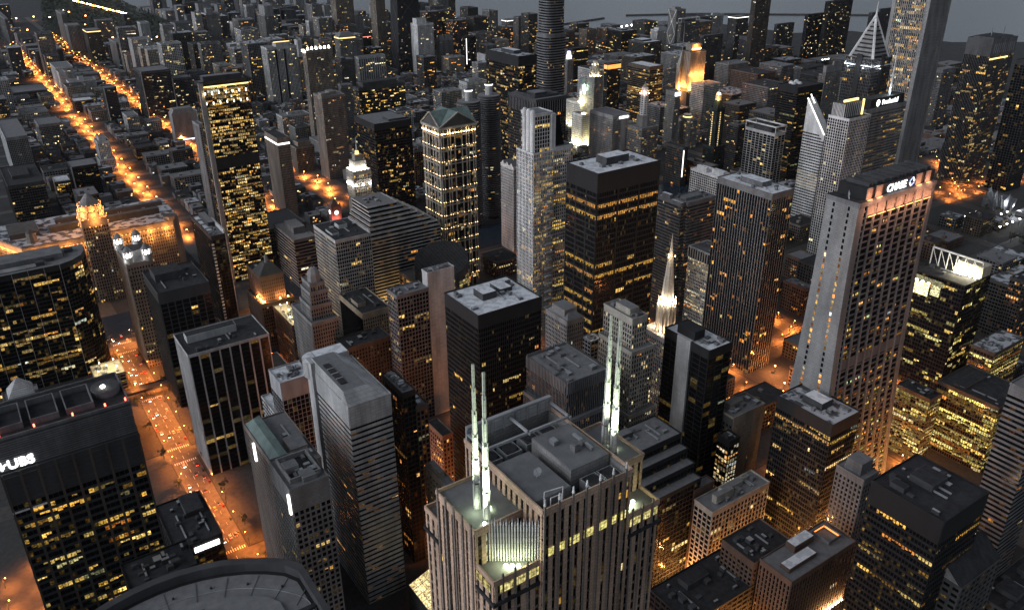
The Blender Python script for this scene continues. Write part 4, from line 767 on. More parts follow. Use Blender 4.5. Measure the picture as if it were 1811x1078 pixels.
for (X, Y) in ((3.6, 10.6), (7.6, 14.6), (50.4, 13.2), (54.2, 16.4)): lamp(t, (X, Y, 263.4), 60000, (.82, 1, .66), .3, 'SPOT', (.1 if X < 6 or 50 < X < 52 else -.1, .07 if Y < 12 or 13 < Y < 14 else -.07, 1), 34)
for (X, Y) in ((3.4, 15.2), (50.2, 17.4)): lamp(t, (X, Y, 264.5), 500, (.80, 1, .62), .3)
for (a, b2) in (((.6, 8.0, 263), (5.4, 14.7, 288)), ((2.0, 27, 263), (5.4, 14.7, 290)), ((46.8, 10, 263), (52.4, 16.4, 288)), ((58.5, 10, 263), (52.4, 16.4, 290))):
    lamp(t, a, 130000, (.82, 1, .64), .3, 'SPOT', tuple(b2[i] - a[i] for i in range(3)), 50)
lamp(t, (7.0, 2.6, 251.5), 420, (.9, 1, .5), .3); lamp(t, (5.0, 5.6, 252.5), 320, (.9, 1, .5), .3); lamp(t, (10.2, 1.2, 252.5), 320, (.9, 1, .5), .3); lamp(t, (51, 3.4, 251.6), 700, (.95, 1, .6), .3)
m = MB(); m.box(31, 8, 262, 45, 27, 269.4, 'stonegrey'); m.box(31.2, 8.2, 269.4, 44.8, 26.8, 269.5, 'gravel'); m.build('mechanical_penthouse', t)
m = MB(); m.box(15.8, 4, 262, 28, 24, 267.8, 'stonegrey'); m.box(16, 4.2, 267.8, 27.8, 23.8, 267.9, 'gravel'); m.build('mechanical_penthouse', t)
m = MB(); m.box(28.6, 3, 262.1, 30.4, 36, 263, 'darkconc'); m.build('roof_walkway', t)
for X0, Y0 in ((18, 30), (25, 30), (33, 31), (40, 31), (36, 4), (42, 4)):
    m = MB(); m.cyl(X0, Y0, 264, 266.6, 2.3, 2.3, 18, 'darkconc', 'tar'); m.box(X0 - 2.8, Y0 - 2.8, 262.1, X0 + 2.8, Y0 + 2.8, 264, 'concdark'); ring(m, X0 - 2.8, Y0 - 2.8, 5.6, 5.6, 264, 266.4, .35, 'metal'); m.build('cooling_fan', t)
m = MB()
for k in range(8): X = 15 + 31 * k / 7; m.box(X - .3, 37.4, 268, X + .3, 38, 273.2, 'steel')
m.box(15, 38, 268, 46, 38.3, 272.6, 'concrete'); m.box(15, 37.2, 272.6, 46, 38.5, 273.4, 'steel'); m.box(15, 27.6, 270.6, 46, 28.3, 271.4, 'steel')
for X in (15.2, 30.5, 45.8): m.box(X - .3, 27, 270.6, X + .3, 38, 271.4, 'steel')
m.build('roof_screen', t)
m = MB(); m.tube((22, 12, 267.8), (22, 12, 270), .15, 'metal'); 
m.poly([(22 + 1.4 * math.cos(a * .52), 11.6 + .35 * math.sin(a * .52), 270.6 + 1.3 * math.sin(a * .52)) for a in range(12)], 'white'); m.build('satellite_dish', t)
m = MB()
for (a, b) in (((18, 3, 262), (18, 3, 271)), ((23.5, 2, 262), (23.5, 2, 271)), ((18, 3, 271), (23.5, 2, 271)), ((19, 1.4, 262), (19, 1.4, 269.6)), ((22.5, 1.2, 262), (22.5, 1.2, 269.6)), ((19, 1.4, 269.6), (22.5, 1.2, 269.6))): m.tube(a, b, .16, 'white', 4)
m.build('roof_frame', t); clutter(t, 32, 9, 12, 16, 269.5, 3); clutter(t, 47, 10, 4, 18, 262, 4)

# ---- bank tower with flaring base
t = thing('bank_tower', 'tall grey bank tower with flaring sides and a glowing pink crown carrying white letters', 'tower', (433, 284, 0)); claim(425, 262, 97, 66)
HC, WC, DC = 259.0, 81.0, 22.0
def flare(p):
    T = 14 * max(0, 1 - p[2] / HC) ** 2.3; return (p[0], DC / 2 + (p[1] - DC / 2) * (1 + 2 * T / DC), p[2])
wall, roof, win, panes = MB(), MB(), MB(), []
st = style('9.0 4.15 1.0 1.25 concdark .0 .6 y'); seg = 4.15 * 4
for k in range(15):
    z0 = k * seg; stk = dict(st, lit=.0); mech = k in (8,)
    for key, (F, L) in frames(8.5, 0, z0, WC - 8.5 - 4, DC).items():
        if key not in 'SN': continue
        if mech:
            for q in range(8): fbox(wall, F, q * L / 8 + .6, (q + 1) * L / 8 - .6, 2, 9, 0, .3, 'concdark')
        for f in range(4): fbox(wall, F, 0, L, f * 4.15, f * 4.15 + 1.15, 0, .3, 'concdark')
        for j in range(9): fbox(wall, F, max(0, j * L / 8 - .55), min(L, j * L / 8 + .55), 0, seg, 0, 1.0, 'stonegrey')
        win.poly([F(0, 0), F(L, 0), F(L, seg), F(0, seg)], 'glass')
        if key == 'S':
            base = .16 if k > 9 else (.3 if k > 4 else .62)
            for f in range(4):
                for j in range(8):
                    if mech and f < 2: continue
                    on = RND.random() < base * 1.5; n = 5; c = glowc('o', .9); c = (c[0], c[1] * (1 + .35 * RND.random()), c[2])
                    for q in range(n):
                        if on and RND.random() < .62:
                            u = j * L / 8 + .7 + q * (L / 8 - 1.4) / n; g = tuple(v * (.6 + .6 * RND.random()) for v in c); panes.append((F, u, u + (L / 8 - 1.4) / n - .12, f * 4.15 + 1.5, f * 4.15 + 3.2, g))
    for x0, x1 in ((0, 6.2), (WC - 4, WC)):
        wall.box(x0, -.5, z0, x1, DC + .5, z0 + seg, 'stonegrey')
    F = FR((0, DC + .5, z0), (0, -1), (-1, 0)); L = DC + 1
    for f in range(4):
        if k > 12 or k == 3 and f > 1 or k == 8: g = (0, 0, 0)
        for u in (.26, .72):
            g = (0, 0, 0) if (k > 12 or k in (8, 3)) else glowc('o' if RND.random() < .5 else 'y', 1.3)
            win.poly([F(u * L - .7, f * 4.15 + .9, .06), F(u * L + .7, f * 4.15 + .9, .06), F(u * L + .7, f * 4.15 + 3.5, .06), F(u * L - .7, f * 4.15 + 3.5, .06)], 'glass', g)
    FG = FR((6.2, 0, z0), (1, 0), (0, -1)); win.poly([FG(0, 0, .1), FG(2.3, 0, .1), FG(2.3, seg, .1), FG(0, seg, .1)], 'glass')
    for f in range(4): fbox(wall, FG, 0, 2.3, f * 4.15, f * 4.15 + 1.0, .1, .5, 'concdark')
put_panes(t, panes[:0], win, 0)
near_p = sorted(panes, key=lambda p: -(p[0].o[2]))
sel = near_p[:100]
for F, u0, u1, a, b, g in sel:
    mm = MB(); q = [flare(F(u0, a, .06)), flare(F(u1, a, .06)), flare(F(u1, b, .06)), flare(F(u0, b, .06))]; c = q[0]
    mm.poly([(p[0] - c[0], p[1] - c[1], p[2] - c[2]) for p in q], 'glass', g); mm.build('window', t, c)
for F, u0, u1, a, b, g in near_p[100:]: win.poly([F(u0, a, .06), F(u1, a, .06), F(u1, b, .06), F(u0, b, .06)], 'glass', g)
roof.box(0, -1.0, 249, WC, DC + 1.0, 252, 'concdark'); roof.box(8, 1.5, 252, WC - 1, DC - 1, 259, 'black'); roof.poly([(8, 1.5, 259.05), (WC - 1, 1.5, 259.05), (WC - 1, DC - 1, 259.05), (8, DC - 1, 259.05)], 'tar')
for k in range(9): roof.box(12 + k * 7.6, 3, 259.1, 16 + k * 7.6, DC - 3, 261.4, 'darkconc')
roof.poly([(0, -.9, 252.05), (8, -.9, 252.05), (8, DC + .9, 252.05), (0, DC + .9, 252.05)], 'tar')
wall.build('wall', t, None, flare); roof.build('roof', t); o = win.build('window', t, None, flare); o['kind'] = 'stuff'
F = FR((8.5, 0, 0), (1, 0), (0, -1)); L = WC - 12.5; m = MB(); lm = MB()
for j in range(7):
    u0, u1 = j * L / 8 + L / 16 + .7, (j + 1) * L / 8 + L / 16 - .7; u0 = j * L / 7 + .8; u1 = (j + 1) * L / 7 - .8
    fbox(m, F, u0, u1, 242.6, 248.8, .35, .8, 'granite'); fbox(lm, F, u0 + .3, u1 - .3, 241.9, 242.2, 1.5, 1.8, 'cornice_orange'); lamp(t, F((u0 + u1) / 2, 243.6, 5.0), 3000, (1, .44, .25), .8)
for u0, u1 in ((-1, 4.2), (8, 14.5), (50, 56), (60.5, 66)):
    fbox(m, F, u0, u1, 252.2, 259.6, -1.0, -.6, 'granite'); fbox(lm, F, u0 + .3, u1 - .3, 252.2, 252.5, .3, .6, 'cornice_orange'); lamp(t, F((u0 + u1) / 2, 253.4, 3.2), 2600, (1, .44, .25), .8)
m.build('crown_panel', t); lm.build('floodlight', t)
text(t, 'sign_lettering', 'CHASE', 6.6, F, 20.2, 253.2, 'sign_white', -1.0, .15, .12)
m = MB(); C, S8 = (45.6, 255.7), 3.2
for k in range(4):
    a = k * 1.5708 + .3927; pts = []
    for (rr, da) in ((1.5, -.3), (3.2, -.36), (3.2, .9), (2.2, 1.0), (1.5, .4)): pts.append(F(C[0] + rr * math.cos(a + da), C[1] + rr * math.sin(a + da), -.55))
    m.poly(pts, 'sign_blue' if k % 2 else 'sign_white')
m.build('sign_emblem', t)
m = MB()
for k in range(5): m.tube((1.5 + k * 1.2, 8 + k, 252), (1.5 + k * 1.2, 8 + k, 256), .12, 'metal', 4)
m.build('roof_antenna', t)

# ---- gabled postmodern tower
t = thing('skyscraper', 'gabled glass and stone tower with green pitched roofs and rings of warm uplights', 'tower', (433, 789, 0)); claim(433, 789, 45, 38)
wall, roof, win, panes = MB(), MB(), MB(), []; W_, D_, H_ = 45, 38, 196
mass(0, 0, W_, D_, 0, H_, style('2.8 3.9 .22 .5 black .36 .55 y'), wall, roof, win, panes, 'gravel', 7, None, 0)
fr = frames(0, 0, 0, W_, D_); lights = MB()
for k in 'SW':
    F, L = fr[k]
    cols = (.0, .075, .2, .27, .4, .6, .73, .8, .925, 1.0)
    for c in cols: u = min(max(c * L, .6), L - .6); fbox(wall, F, u - .6, u + .6, 0, H_, .3, 1.1, 'lime')
    for b in range(12):
        z = 14 + b * 15.6
        if z > H_ - 6: break
        fbox(wall, F, 0, L, z, z + 1.0, .3, 1.0, 'lime'); fbox(wall, F, 0, L, z + 3.2, z + 4.2, .3, 1.0, 'lime')
        for c in cols[::1]:
            u = min(max(c * L, .7), L - .7); fbox(lights, F, u - .24, u + .24, z + 4.5, z + 4.9, 1.4, 1.9, 'flood_soft')
    fbox(wall, F, -1.2, L + 1.2, H_ - 1.5, H_ + .8, .3, 2.2, 'lime')
    for q in range(13): u = (q + .5) * L / 13; fbox(lights, F, u - .45, u + .45, H_ - 6.8, H_ - 6, 1.0, 1.8, 'flood_warm')
    lamp(t, F(L * .25, H_ - 5, 3), 1500, (1, .68, .32)); lamp(t, F(L * .75, H_ - 5, 3), 1500, (1, .68, .32))
hh = 15
for (ax, L, B) in (('S', W_, D_), ('W', D_, W_)):
    F = fr[ax][0]
    wall.poly([F(-1, H_ + .8, 1.0), F(L + 1, H_ + .8, 1.0), F(L / 2, H_ + hh, 1.0)], 'darkstone')
    for s, u in ((0, -1.4), (1, L + 1.4)):
        roof.poly([F(u, H_ + .8, 1.8), F(L / 2, H_ + hh + .4, 1.8), F(L / 2, H_ + hh + .4, -B - 1.8), F(u, H_ + .8, -B - 1.8)], 'copper')
        a = Vector(F(u, H_ + .9, 1.5)); b = Vector(F(L / 2, H_ + hh + .5, 1.5)); wall.tube(a, b, .8, 'lime', 4)
wall.build('wall', t); 
put_panes(t, panes, win, 0); roof.build('roof', t); o = win.build('window', t); o['kind'] = 'stuff'
o = lights.build('uplight', t); o['kind'] = 'stuff'

# ---- white stepped tower with tubes
t = thing('skyscraper', 'white stepped tower with three rounded shafts and a sloping gridded shoulder', 'tower', (453, 643, 0)); claim(453, 643, 49, 28)
wall, roof, win, panes = MB(), MB(), MB(), []
s1 = style('2.9 3.8 .55 .75 white .2 .7 y'); s2 = style('2.6 3.8 .7 1.2 white .10 .5 y')
mass(0, 0, 24, 28, 0, 197, style('1.9 3.8 .85 1.1 white .5 .55 y'), wall, roof, win, panes, 'gravel', 0, style('2.6 3.8 1.2 .5 white .2 .6 y'), 1.2, .04)
mass(24, 1.5, 25, 26.5, 0, 199, style('2.4 3.8 .85 1.3 white .55 .8 y'), wall, roof, win, panes, 'gravel', 3, None, 1.2, .1)
mass(4, 4, 21, 22, 197, 234, s1, wall, roof, win, panes, 'gravel', 2, None, 1)
for Y in (6.5, 13, 19.5): wall.cyl(3.4, Y, 190, 237, 2.5, 2.5, 14, 'white'); wall.cyl(3.4, Y, 237, 238.5, 2.5, 1.3, 14, 'white')
wall.box(22.6, 1.6, 170, 27.4, 6, 233, 'white')
F, L = frames(26, 9, 199, 18, 16)['S']
win.poly([F(0, 0), F(18, 0), F(11, 30), F(0, 30)], 'glass'); wall.prism([(26, 9.1), (44, 9.1), (44, 25), (26, 25)], 199, 229, 'white', 'gravel', [(26, 9.1), (37, 9.1), (37, 25), (26, 25)])
for k in range(8):
    for j in range(6):
        u = .8 + j * 2.9; v = 1.2 + k * 3.6
        if u + 2.2 < 18 - 7 * (v + 2.4) / 30 and v + 2.4 < 29: win.poly([F(u, v, .2), F(u + 1.9, v, .2), F(u + 1.9, v + 2.3, .2), F(u, v + 2.3, .2)], 'glass')
for k in range(18): fbox(wall, FR((14, -1.4, 0), (1, 0), (0, -1)), 0, 9, 30 + k * 8.8, 31.4 + k * 8.8, -1.4, 2.2, 'concrete')
finish(t, wall, roof, win, panes, 60)

# ---- round glass-roofed civic hall
t = thing('civic_hall', 'low civic hall with a sliced round drum rising through a flat dark roof', 'civic hall', (364, 728, 0)); claim(364, 728, 68, 80)
wall, roof, win, panes = MB(), MB(), MB(), []
mass(0, 0, 66, 78, 0, 52, style('2.6 3.9 .3 .7 tan .5 .8 o'), wall, roof, win, panes, 'gravel', 3, None, 1)
finish(t, wall, roof, win, panes, 0)
m = MB(); cx, cy, r = 32, 4, 29; pts = [(cx + r * math.cos(a * .1745), cy + r * math.sin(a * .1745)) for a in range(36)]
slope = lambda p: 72 + ((p[0] - cx) * .55 + (p[1] - cy) * .62) * .42
m.prism(pts, 20, slope, 'darkconc', 'tar'); 
for k in range(-8, 9):
    e = k * 3.3; hw = math.sqrt(max(0, r * r - e * e)); a = (cx + e, cy - hw); b = (cx + e, cy + hw)
    m.tube((a[0], a[1], slope(a) + .2), (b[0], b[1], slope(b) + .2), .3, 'darkconc', 4)
m.build('rotunda', t); g = MB()
for k in range(36):
    a0 = k * .1745; a1 = a0 + .15
    for q in range(11):
        if RND.random() < (.6 if math.cos(a0 + .9) > .3 else .12):
            z = 20 + q * 3.6; s = .1 + .3 * RND.random()
            g.poly([(cx + (r + .15) * math.cos(a0), cy + (r + .15) * math.sin(a0), z), (cx + (r + .15) * math.cos(a1), cy + (r + .15) * math.sin(a1), z), (cx + (r + .15) * math.cos(a1), cy + (r + .15) * math.sin(a1), z + 2.6), (cx + (r + .15) * math.cos(a0), cy + (r + .15) * math.sin(a0), z + 2.6)], 'glass', (s, s * .78, s * .3))
o = g.build('window', t); o['kind'] = 'stuff'
m = MB()
for k in range(6): m.cyl(-4, 8 + k * 12, 7, 8.2, .7, .5, 8, 'flood_warm'); m.tube((-4, 8 + k * 12, 0), (-4, 8 + k * 12, 7), .15, 'darkconc', 4); lamp(t, (-4.5, 8 + k * 12, 9.4), 16000, (1, .6, .2))
m.build('floodlight', t)['kind'] = 'stuff'

# ---- giant riverside market building
t = thing('market_building', 'huge tan riverside market building with chamfered corners and a glowing orange crown on its tower', 'market building', (0, 1000, 0)); claim(-110, 985, 300, 120)
wall, roof, win, panes = MB(), MB(), MB(), []
st = style('2.6 3.9 1.2 1.3 tan .30 .55 y')
poly = [(28, 8), (187, 8), (196, 20), (196, 100), (-95, 100), (-95, 75), (11, 55)]
poly = [(28, 8), (187, 8), (196, 18), (196, 100), (-70, 100), (-70, 60), (8, 55)]
roof.prism(poly, 0, 79, 'tan', 'patchy')
F = FR((28, 8, 0), (1, 0), (0, -1)); facade(F, 159, 78, st, wall, win, panes, 10)
a = Vector((8, 55, 0)); b = Vector((28, 8, 0)); u = (b - a).normalized(); F2 = FR((8, 55, 0), (u.x, u.y), (u.y, -u.x)); facade(F2, (b - a).length, 78, st, wall, win, panes, 10)
mass(90, -4, 26, 26, 0, 100, st, wall, roof, win, panes, 'gravel', 8, None, 1)
lights = MB()
for k in range(40): c = F((k + .5) * 159 / 40, 71.5, 1.6); lights.box(c[0] - .4, c[1] - .4, c[2], c[0] + .4, c[1] + .4, c[2] + .6, 'cornice_orange')
for k in range(38): c = F((k + .5) * 159 / 38, 63, 1.4); lights.box(c[0] - .3, c[1] - .3, c[2], c[0] + .3, c[1] + .3, c[2] + .5, 'cornice_orange')
for k in range(18): c = F2((k + .5) * 51 / 18, 71.5, 1.6); lights.box(c[0] - .4, c[1] - .4, c[2], c[0] + .4, c[1] + .4, c[2] + .6, 'cornice_orange')
wall.build('wall', t); put_panes(t, panes, win, 0); roof.build('roof', t); o = win.build('window', t); o['kind'] = 'stuff'
oc = lambda c, e: [(c[0] + e * math.cos(.3927 + k * .7854), c[1] + e * math.sin(.3927 + k * .7854)) for k in range(8)]
m = MB(); c = (103, 9)
m.prism(oc(c, 14.5), 100, 108, 'tan', 'tan'); m.prism(oc(c, 13), 108, 115, 'tan', 'tan'); m.prism(oc(c, 11), 115, 127, 'stonegrey', 'stonegrey', oc(c, 1.5)); m.build('tower_crown', t)
for z, e in ((92, 15.5), (100.6, 15.3), (108.6, 13.6), (115.4, 12)):
    for k in range(16): a = k * .3927; lights.box(c[0] + e * math.cos(a) - .4, c[1] + e * math.sin(a) - .4, z, c[0] + e * math.cos(a) + .4, c[1] + e * math.sin(a) + .4, z + .6, 'cornice_orange')
for k in range(8):
    a = k * .7854
    for z, e in ((97, 18), (105, 16.5), (112, 15)): lamp(t, (c[0] + e * math.cos(a), c[1] + e * math.sin(a), z), 6500, (1, .38, .09), .6)
for k in range(9): lamp(t, F((k + .5) * 159 / 9, 70, 4.5), 8000, (1, .38, .09), .6); lamp(t, F((k + .5) * 159 / 9, 61, 4.5), 5000, (1, .38, .09), .6)
for k in range(4): lamp(t, F2((k + .5) * 51 / 4, 70, 4.5), 8000, (1, .38, .09), .6)
o = lights.build('floodlight', t); o['kind'] = 'stuff'
m = MB(); m.prism(oc((40, 22), 6), 79, 90, 'tan', 'darkstone', oc((40, 22), 5)); m.prism(oc((40, 22), 5), 90, 94, 'darkstone', None, oc((40, 22), 1)); m.build('corner_turret', t)
m = MB(); m.prism(oc((186, 14), 8), 79, 83, 'tan', 'darkstone'); m.build('corner_turret', t)
m = MB(); m.box(60, 40, 79, 180, 48, 86, 'darkstone'); m.box(70, 70, 79, 190, 76, 84, 'darkstone'); m.box(20, 40, 79, 50, 80, 85, 'darkstone'); m.build('mechanical_penthouse', t); clutter(t, 40, 50, 140, 40, 79, 16)

# ---- lantern tower
t = thing('skyscraper', 'stone tower with four white-lit lantern turrets around a dark octagonal well', 'tower', (101, 806, 0)); claim(101, 806, 24, 50)
wall, roof, win, panes = MB(), MB(), MB(), []; W_, D_, H_ = 23, 50, 117
mass(0, 0, W_, D_, 0, H_ - 6, style('2.7 3.8 1.3 1.6 granite .14 .5 y'), wall, roof, win, panes, 'gravel', 3, style('3.2 3.8 2.0 2.0 granite .05 .4 y'))
finish(t, wall, roof, win, panes, 60)
m = MB(); m.cyl(W_ / 2, D_ / 2, H_ - 6, H_ + 1, 10, 10, 8, 'stonegrey', 'tar'); m.build('octagonal_drum', t)
lt = MB()
for X in (3.2, W_ - 3.2):
    for Y in (3.4, D_ - 3.4):
        m = MB(); m.cyl(X, Y, H_ - 6, H_ + .5, 4.6, 4.6, 8, 'stonegrey'); 
        for k in range(8): a = k * .7854; m.box(X + 3.9 * math.cos(a) - .45, Y + 3.9 * math.sin(a) - .45, H_ + .5, X + 3.9 * math.cos(a) + .45, Y + 3.9 * math.sin(a) + .45, H_ + 6, 'white')
        m.cyl(X, Y, H_ + 6, H_ + 11, 4.7, 1.0, 8, 'stonegrey'); m.build('lantern_turret', t)
        lt.cyl(X, Y, H_ + .6, H_ + 1.8, 2.6, 2.6, 8, 'flood_white'); lamp(t, (X, Y, H_ + 3.6), 2200, (1, 1, .97), .5); lamp(t, (X - 5.5, Y - 4, H_ - 2), 900, (1, 1, .97), .5)
lt.build('lantern_lamp', t)

# ---- dark glass riverfront slab with faceted end
t = thing('office_tower', 'long black glass office slab with a faceted curved end at the left edge', 'office tower', (-70, 826, 0)); claim(-75, 826, 150, 60)
wall, roof, win, panes = MB(), MB(), MB(), []; H_ = 118
pts = [(0, 0), (118, 0), (129, 5), (138, 14), (143, 26), (144, 44), (0, 44)]
st = style('3.0 3.9 .16 .9 black .24 .72 y')
for i in range(5):
    a, b = Vector((*pts[i], 0)), Vector((*pts[i + 1], 0)); u = (b - a).normalized(); F = FR((a.x, a.y, 0), (u.x, u.y), (u.y, -u.x)); facade(F, (b - a).length, H_, dict(st, lit=.27 if i == 0 else .18, pal='y'), wall, win, panes, 5, .06)
    if i == 0:
        for k in range(9): fbox(wall, F, 14 + k * 13 - .18, 14 + k * 13 + .18, 0, H_, .36, .6, 'steel')
roof.poly([(*p, H_) for p in pts], 'gravel'); roof.box(2, 16, H_, 124, 40, H_ + 5, 'concdark'); roof.box(6, 4, H_ + .1, 100, 13, H_ + 1.2, 'stonegrey')
for k in range(4): roof.box(100 + k * 9, 6 + k * 7, H_ + .1, 107 + k * 9, 12 + k * 7, H_ + 3.5, 'darkconc')
finish(t, wall, roof, win, panes, 100)

# ---- office tower with big white letters at left
t = thing('office_tower', 'broad black office tower with white roof lettering and brown piers at the lower left', 'office tower', (-22, 394, 0)); claim(-75, 300, 112, 130); claim(-75, 430, 53, 400)
wall, roof, win, panes = MB(), MB(), MB(), []
st = style('2.4 4.0 .14 1.5 darkconc .47 .66 y')
mass(0, 0, 58.6, 34, 0, 182, st, wall, roof, win, panes, 'gravel', 17, None, 0, .05)
F = FR((0, 0, 0), (1, 0), (0, -1))
for k in range(9): fbox(wall, F, max(0, k * 7.33 - .6), min(58.6, k * 7.33 + .6), 0, 182, .3, 1.1, 'brown')
for k in range(6): fbox(wall, F, 0, 58.6, 166 + k * 2.7, 166.5 + k * 2.7, .45, .9, 'darkconc')
wall.box(0, .3, 182, 58.6, 34, 199, 'darkconc')
for k in range(13): wall.box(0, -.1, 183.4 + k * 1.15, 58.6, .3, 184 + k * 1.15, 'concdark')
ring(wall, 0, .3, 58.6, 33.7, 199, 200.4, .6, 'concdark'); roof.poly([(0, .4, 199.02), (58.6, .4, 199.02), (58.6, 34, 199.02), (0, 34, 199.02)], 'tar')
for k in range(3): ring(roof, 2 + k * 15, 6, 12, 20, 199, 202.4, .5, 'concdark')
roof.cyl(51, 18, 199, 202.6, 6.5, 6.5, 18, 'concdark', 'darkconc')
finish(t, wall, roof, win, panes, 100)
FL_ = FR((0, -.15, 0), (1, 0), (0, -1)); text(t, 'sign_lettering', 'UBS', 6.3, FL_, 3.6, 184.2, 'sign_white', .2, .3, .16)
m = MB()
for k, a in enumerate((.5, 1.57, 2.6)): m.tube((1.2, -.5, 186), (1.2 + 2.6 * math.cos(a), -.5, 186 + 2.6 * math.sin(a)), .38, 'sign_white', 5); m.tube((1.2, -.5, 186), (1.2 - 1.0 * math.cos(a), -.5, 186 - 1.6 * math.sin(a)), .38, 'sign_white', 5)
m.build('sign_emblem', t); m = MB()
for X in (4, 18, 34, 48, 57): m.cyl(X, 2, 200.4, 201.8, .35, .35, 8, 'lamp_red')
m.cyl(50, 17, 202.6, 203.4, 1, 1, 8, 'lamp_white'); m.build('roof_lamp', t)
m = MB(); m.box(-.2, -1.0, 160.4, 14, -.6, 161.2, 'white'); m.build('ledge_trim', t)

# ---- round-fronted tower at the bottom left
t = thing('office_tower', 'curved dark office tower with a wide grey roof and thick parapet at the bottom left', 'office tower', (20, 225, 0)); claim(-45, 160, 115, 130)
m = MB(); n = 48; arc = [(65 * math.cos(a), 65 * math.sin(a)) for a in [i * 6.28318 / n for i in range(n)]]; pts = [(min(p[0], 49.5), p[1]) for p in arc]
m.prism(pts, 0, 176, 'black'); 
for k in range(44):
    z = 4 + k * 4; q = [(p[0] * 1.004, p[1] * 1.004) for p in pts]; m.prism(q, z - .7, z + .7, 'darkstone', cap=False)
m.build('wall', t); m = MB(); m.prism([(p[0] * .93, p[1] * .93) for p in pts], 170, 176.2, 'gravel', 'gravel')
m.prism([(p[0] * .74, p[1] * .74) for p in pts], 176.2, 177.4, 'concrete', 'gravel'); m.box(8, 36, 176.2, 12, 41, 178.6, 'darkstone'); m.box(36, 20, 176.2, 47, 22, 177.2, 'tar')
for k in range(9): a = .5 + k * .25; m.box(55 * math.cos(a) - .4, 55 * math.sin(a) - .4, 176.2, 55 * math.cos(a) + .4, 55 * math.sin(a) + .4, 176.9, 'tar')
for k in range(14):
    a = .15 + k * .2; ca, sa = math.cos(a), math.sin(a); m.tube((48.6 * ca, 48.6 * sa, 176.3), (min(59.5 * ca, 47), 59.5 * sa, 176.3), .22, 'concdark', 4)
for k in range(40):
    a = .1 + k * .075; b = a + .076; m.tube((min(53 * math.cos(a), 46), 53 * math.sin(a), 176.3), (min(53 * math.cos(b), 46), 53 * math.sin(b), 176.3), .14, 'steel', 4)
m.build('roof', t)
m = MB()
for i in range(n):
    a, b = pts[i], pts[(i + 1) % n]; m.hexa([(a[0] * 1.01, a[1] * 1.01, 174), (b[0] * 1.01, b[1] * 1.01, 174), (b[0] * .96, b[1] * .96, 174), (a[0] * .96, a[1] * .96, 174), (a[0] * 1.01, a[1] * 1.01, 180), (b[0] * 1.01, b[1] * 1.01, 180), (b[0] * .96, b[1] * .96, 180), (a[0] * .96, a[1] * .96, 180)], 'darkconc')
m.build('parapet', t); g = MB()
for k in range(8):
    for j in range(10):
        if RND.random() < .35: y = -20 + j * 5.6; c = glowc('o', .6); g.poly([(49.85, y, 164 - k * 4), (49.85, y + 4.8, 164 - k * 4), (49.85, y + 4.8, 166 - k * 4), (49.85, y, 166 - k * 4)], 'glass', c)
g.poly([(49.8, -65, 0), (49.8, 43, 0), (49.8, 43, 172), (49.8, -65, 172)], 'glass'); o = g.build('window', t); o['kind'] = 'stuff'

# ---- tall pale tower with notched corners (right)
t = thing('skyscraper', 'tallest pale square tower of close vertical ribs rising past the top edge', 'tower', (1157, 684, 0)); claim(1157, 684, 53, 55)
wall, roof, win, panes = MB(), MB(), MB(), []
mass(0, 0, 51, 55, 0, 346, style('2.9 4.1 1.35 .5 stonegrey .5 .55 y'), wall, roof, win, panes, 'gravel', 8, None, 1, .02, 0, 1.1, 'WN')
F, L = frames(0, 0, 0, 51, 55)['S']; facade(F, L, 346, style('2.2 4.1 1.5 1.4 stonegrey .012 .5 y'), wall, win, panes, 8)
wall.box(-1.0, -.9, 0, 5.0, 4.5, 347, 'stonegrey'); wall.box(-1.0, 50.5, 0, 3, 56, 347, 'stonegrey'); wall.box(46, -.9, 0, 52, 3, 347, 'stonegrey'); finish(t, wall, roof, win, panes, 0)

# ---- silver spire tower
t = thing('skyscraper', 'dark tower with a silver chevron pyramid top and needle spire', 'tower', (982, 642, 0)); claim(982, 642, 40, 40)
wall, roof, win, panes = MB(), MB(), MB(), []
mass(0, 0, 40, 40, 0, 235, style('2.4 3.9 .8 .9 darkconc .14 .6 y'), wall, roof, win, panes, 'gravel', 0, None, 0)
wall.box(16, -.8, 0, 24, 0, 240, 'black'); wall.box(-.8, 16, 0, 0, 24, 240, 'black')
wall.prism([(0, 0), (40, 0), (40, 40), (0, 40)], 226, 284, 'stonegrey', None, [(19.6, 19.6), (20.4, 19.6), (20.4, 20.4), (19.6, 20.4)])
for k in range(1, 11):
    z = 226 + k * 5.0; e = 20 * (1 - (z - 226) / 58); h2 = e * .80
    wall.box(20 - h2, 20 - e - .5, z, 20 + h2, 20 - e + .6, z + 1.8, 'black'); wall.box(20 - e - .5, 20 - h2, z, 20 - e + .6, 20 + h2, z + 1.8, 'black')
finish(t, wall, roof, win, panes, 0)
m = MB()
for s in ((0, 0), (40, 0), (0, 40), (40, 40)): m.tube((s[0], s[1], 225), (20, 20, 285), 1.7, 'white', 5)
for (a, b2) in (((0, 0), (40, 0)), ((0, 40), (0, 0))): m.tube((a[0], a[1], 226), (b2[0], b2[1], 226), .9, 'white', 5)
m.build('chevron_rib', t); m = MB(); m.cyl(20, 20, 278, 303, 1.8, .25, 8, 'white'); m.build('spire', t)
for (X, Y) in ((-5, 10), (10, -5), (-5, 32)): lamp(t, (X, Y, 226), 4500, (.85, .93, 1), .6)
m = MB()
for (X, Y) in ((-5, 10), (10, -5), (-5, 32)): m.box(X - .25, Y - .25, 223.5, X + .25, Y + .25, 224.0, 'flood_white')
m.box(-5.6, 9.6, 223, 0, 10.4, 223.5, 'steel'); m.box(9.6, -5.6, 223, 10.4, 0, 223.5, 'steel'); m.box(-5.6, 31.6, 223, 0, 32.4, 223.5, 'steel'); m.build('floodlight', t)
t = thing('radio_mast', 'pale needle mast standing in front of the tall ribbed tower', 'mast', (992, 618, 195)); m = MB()
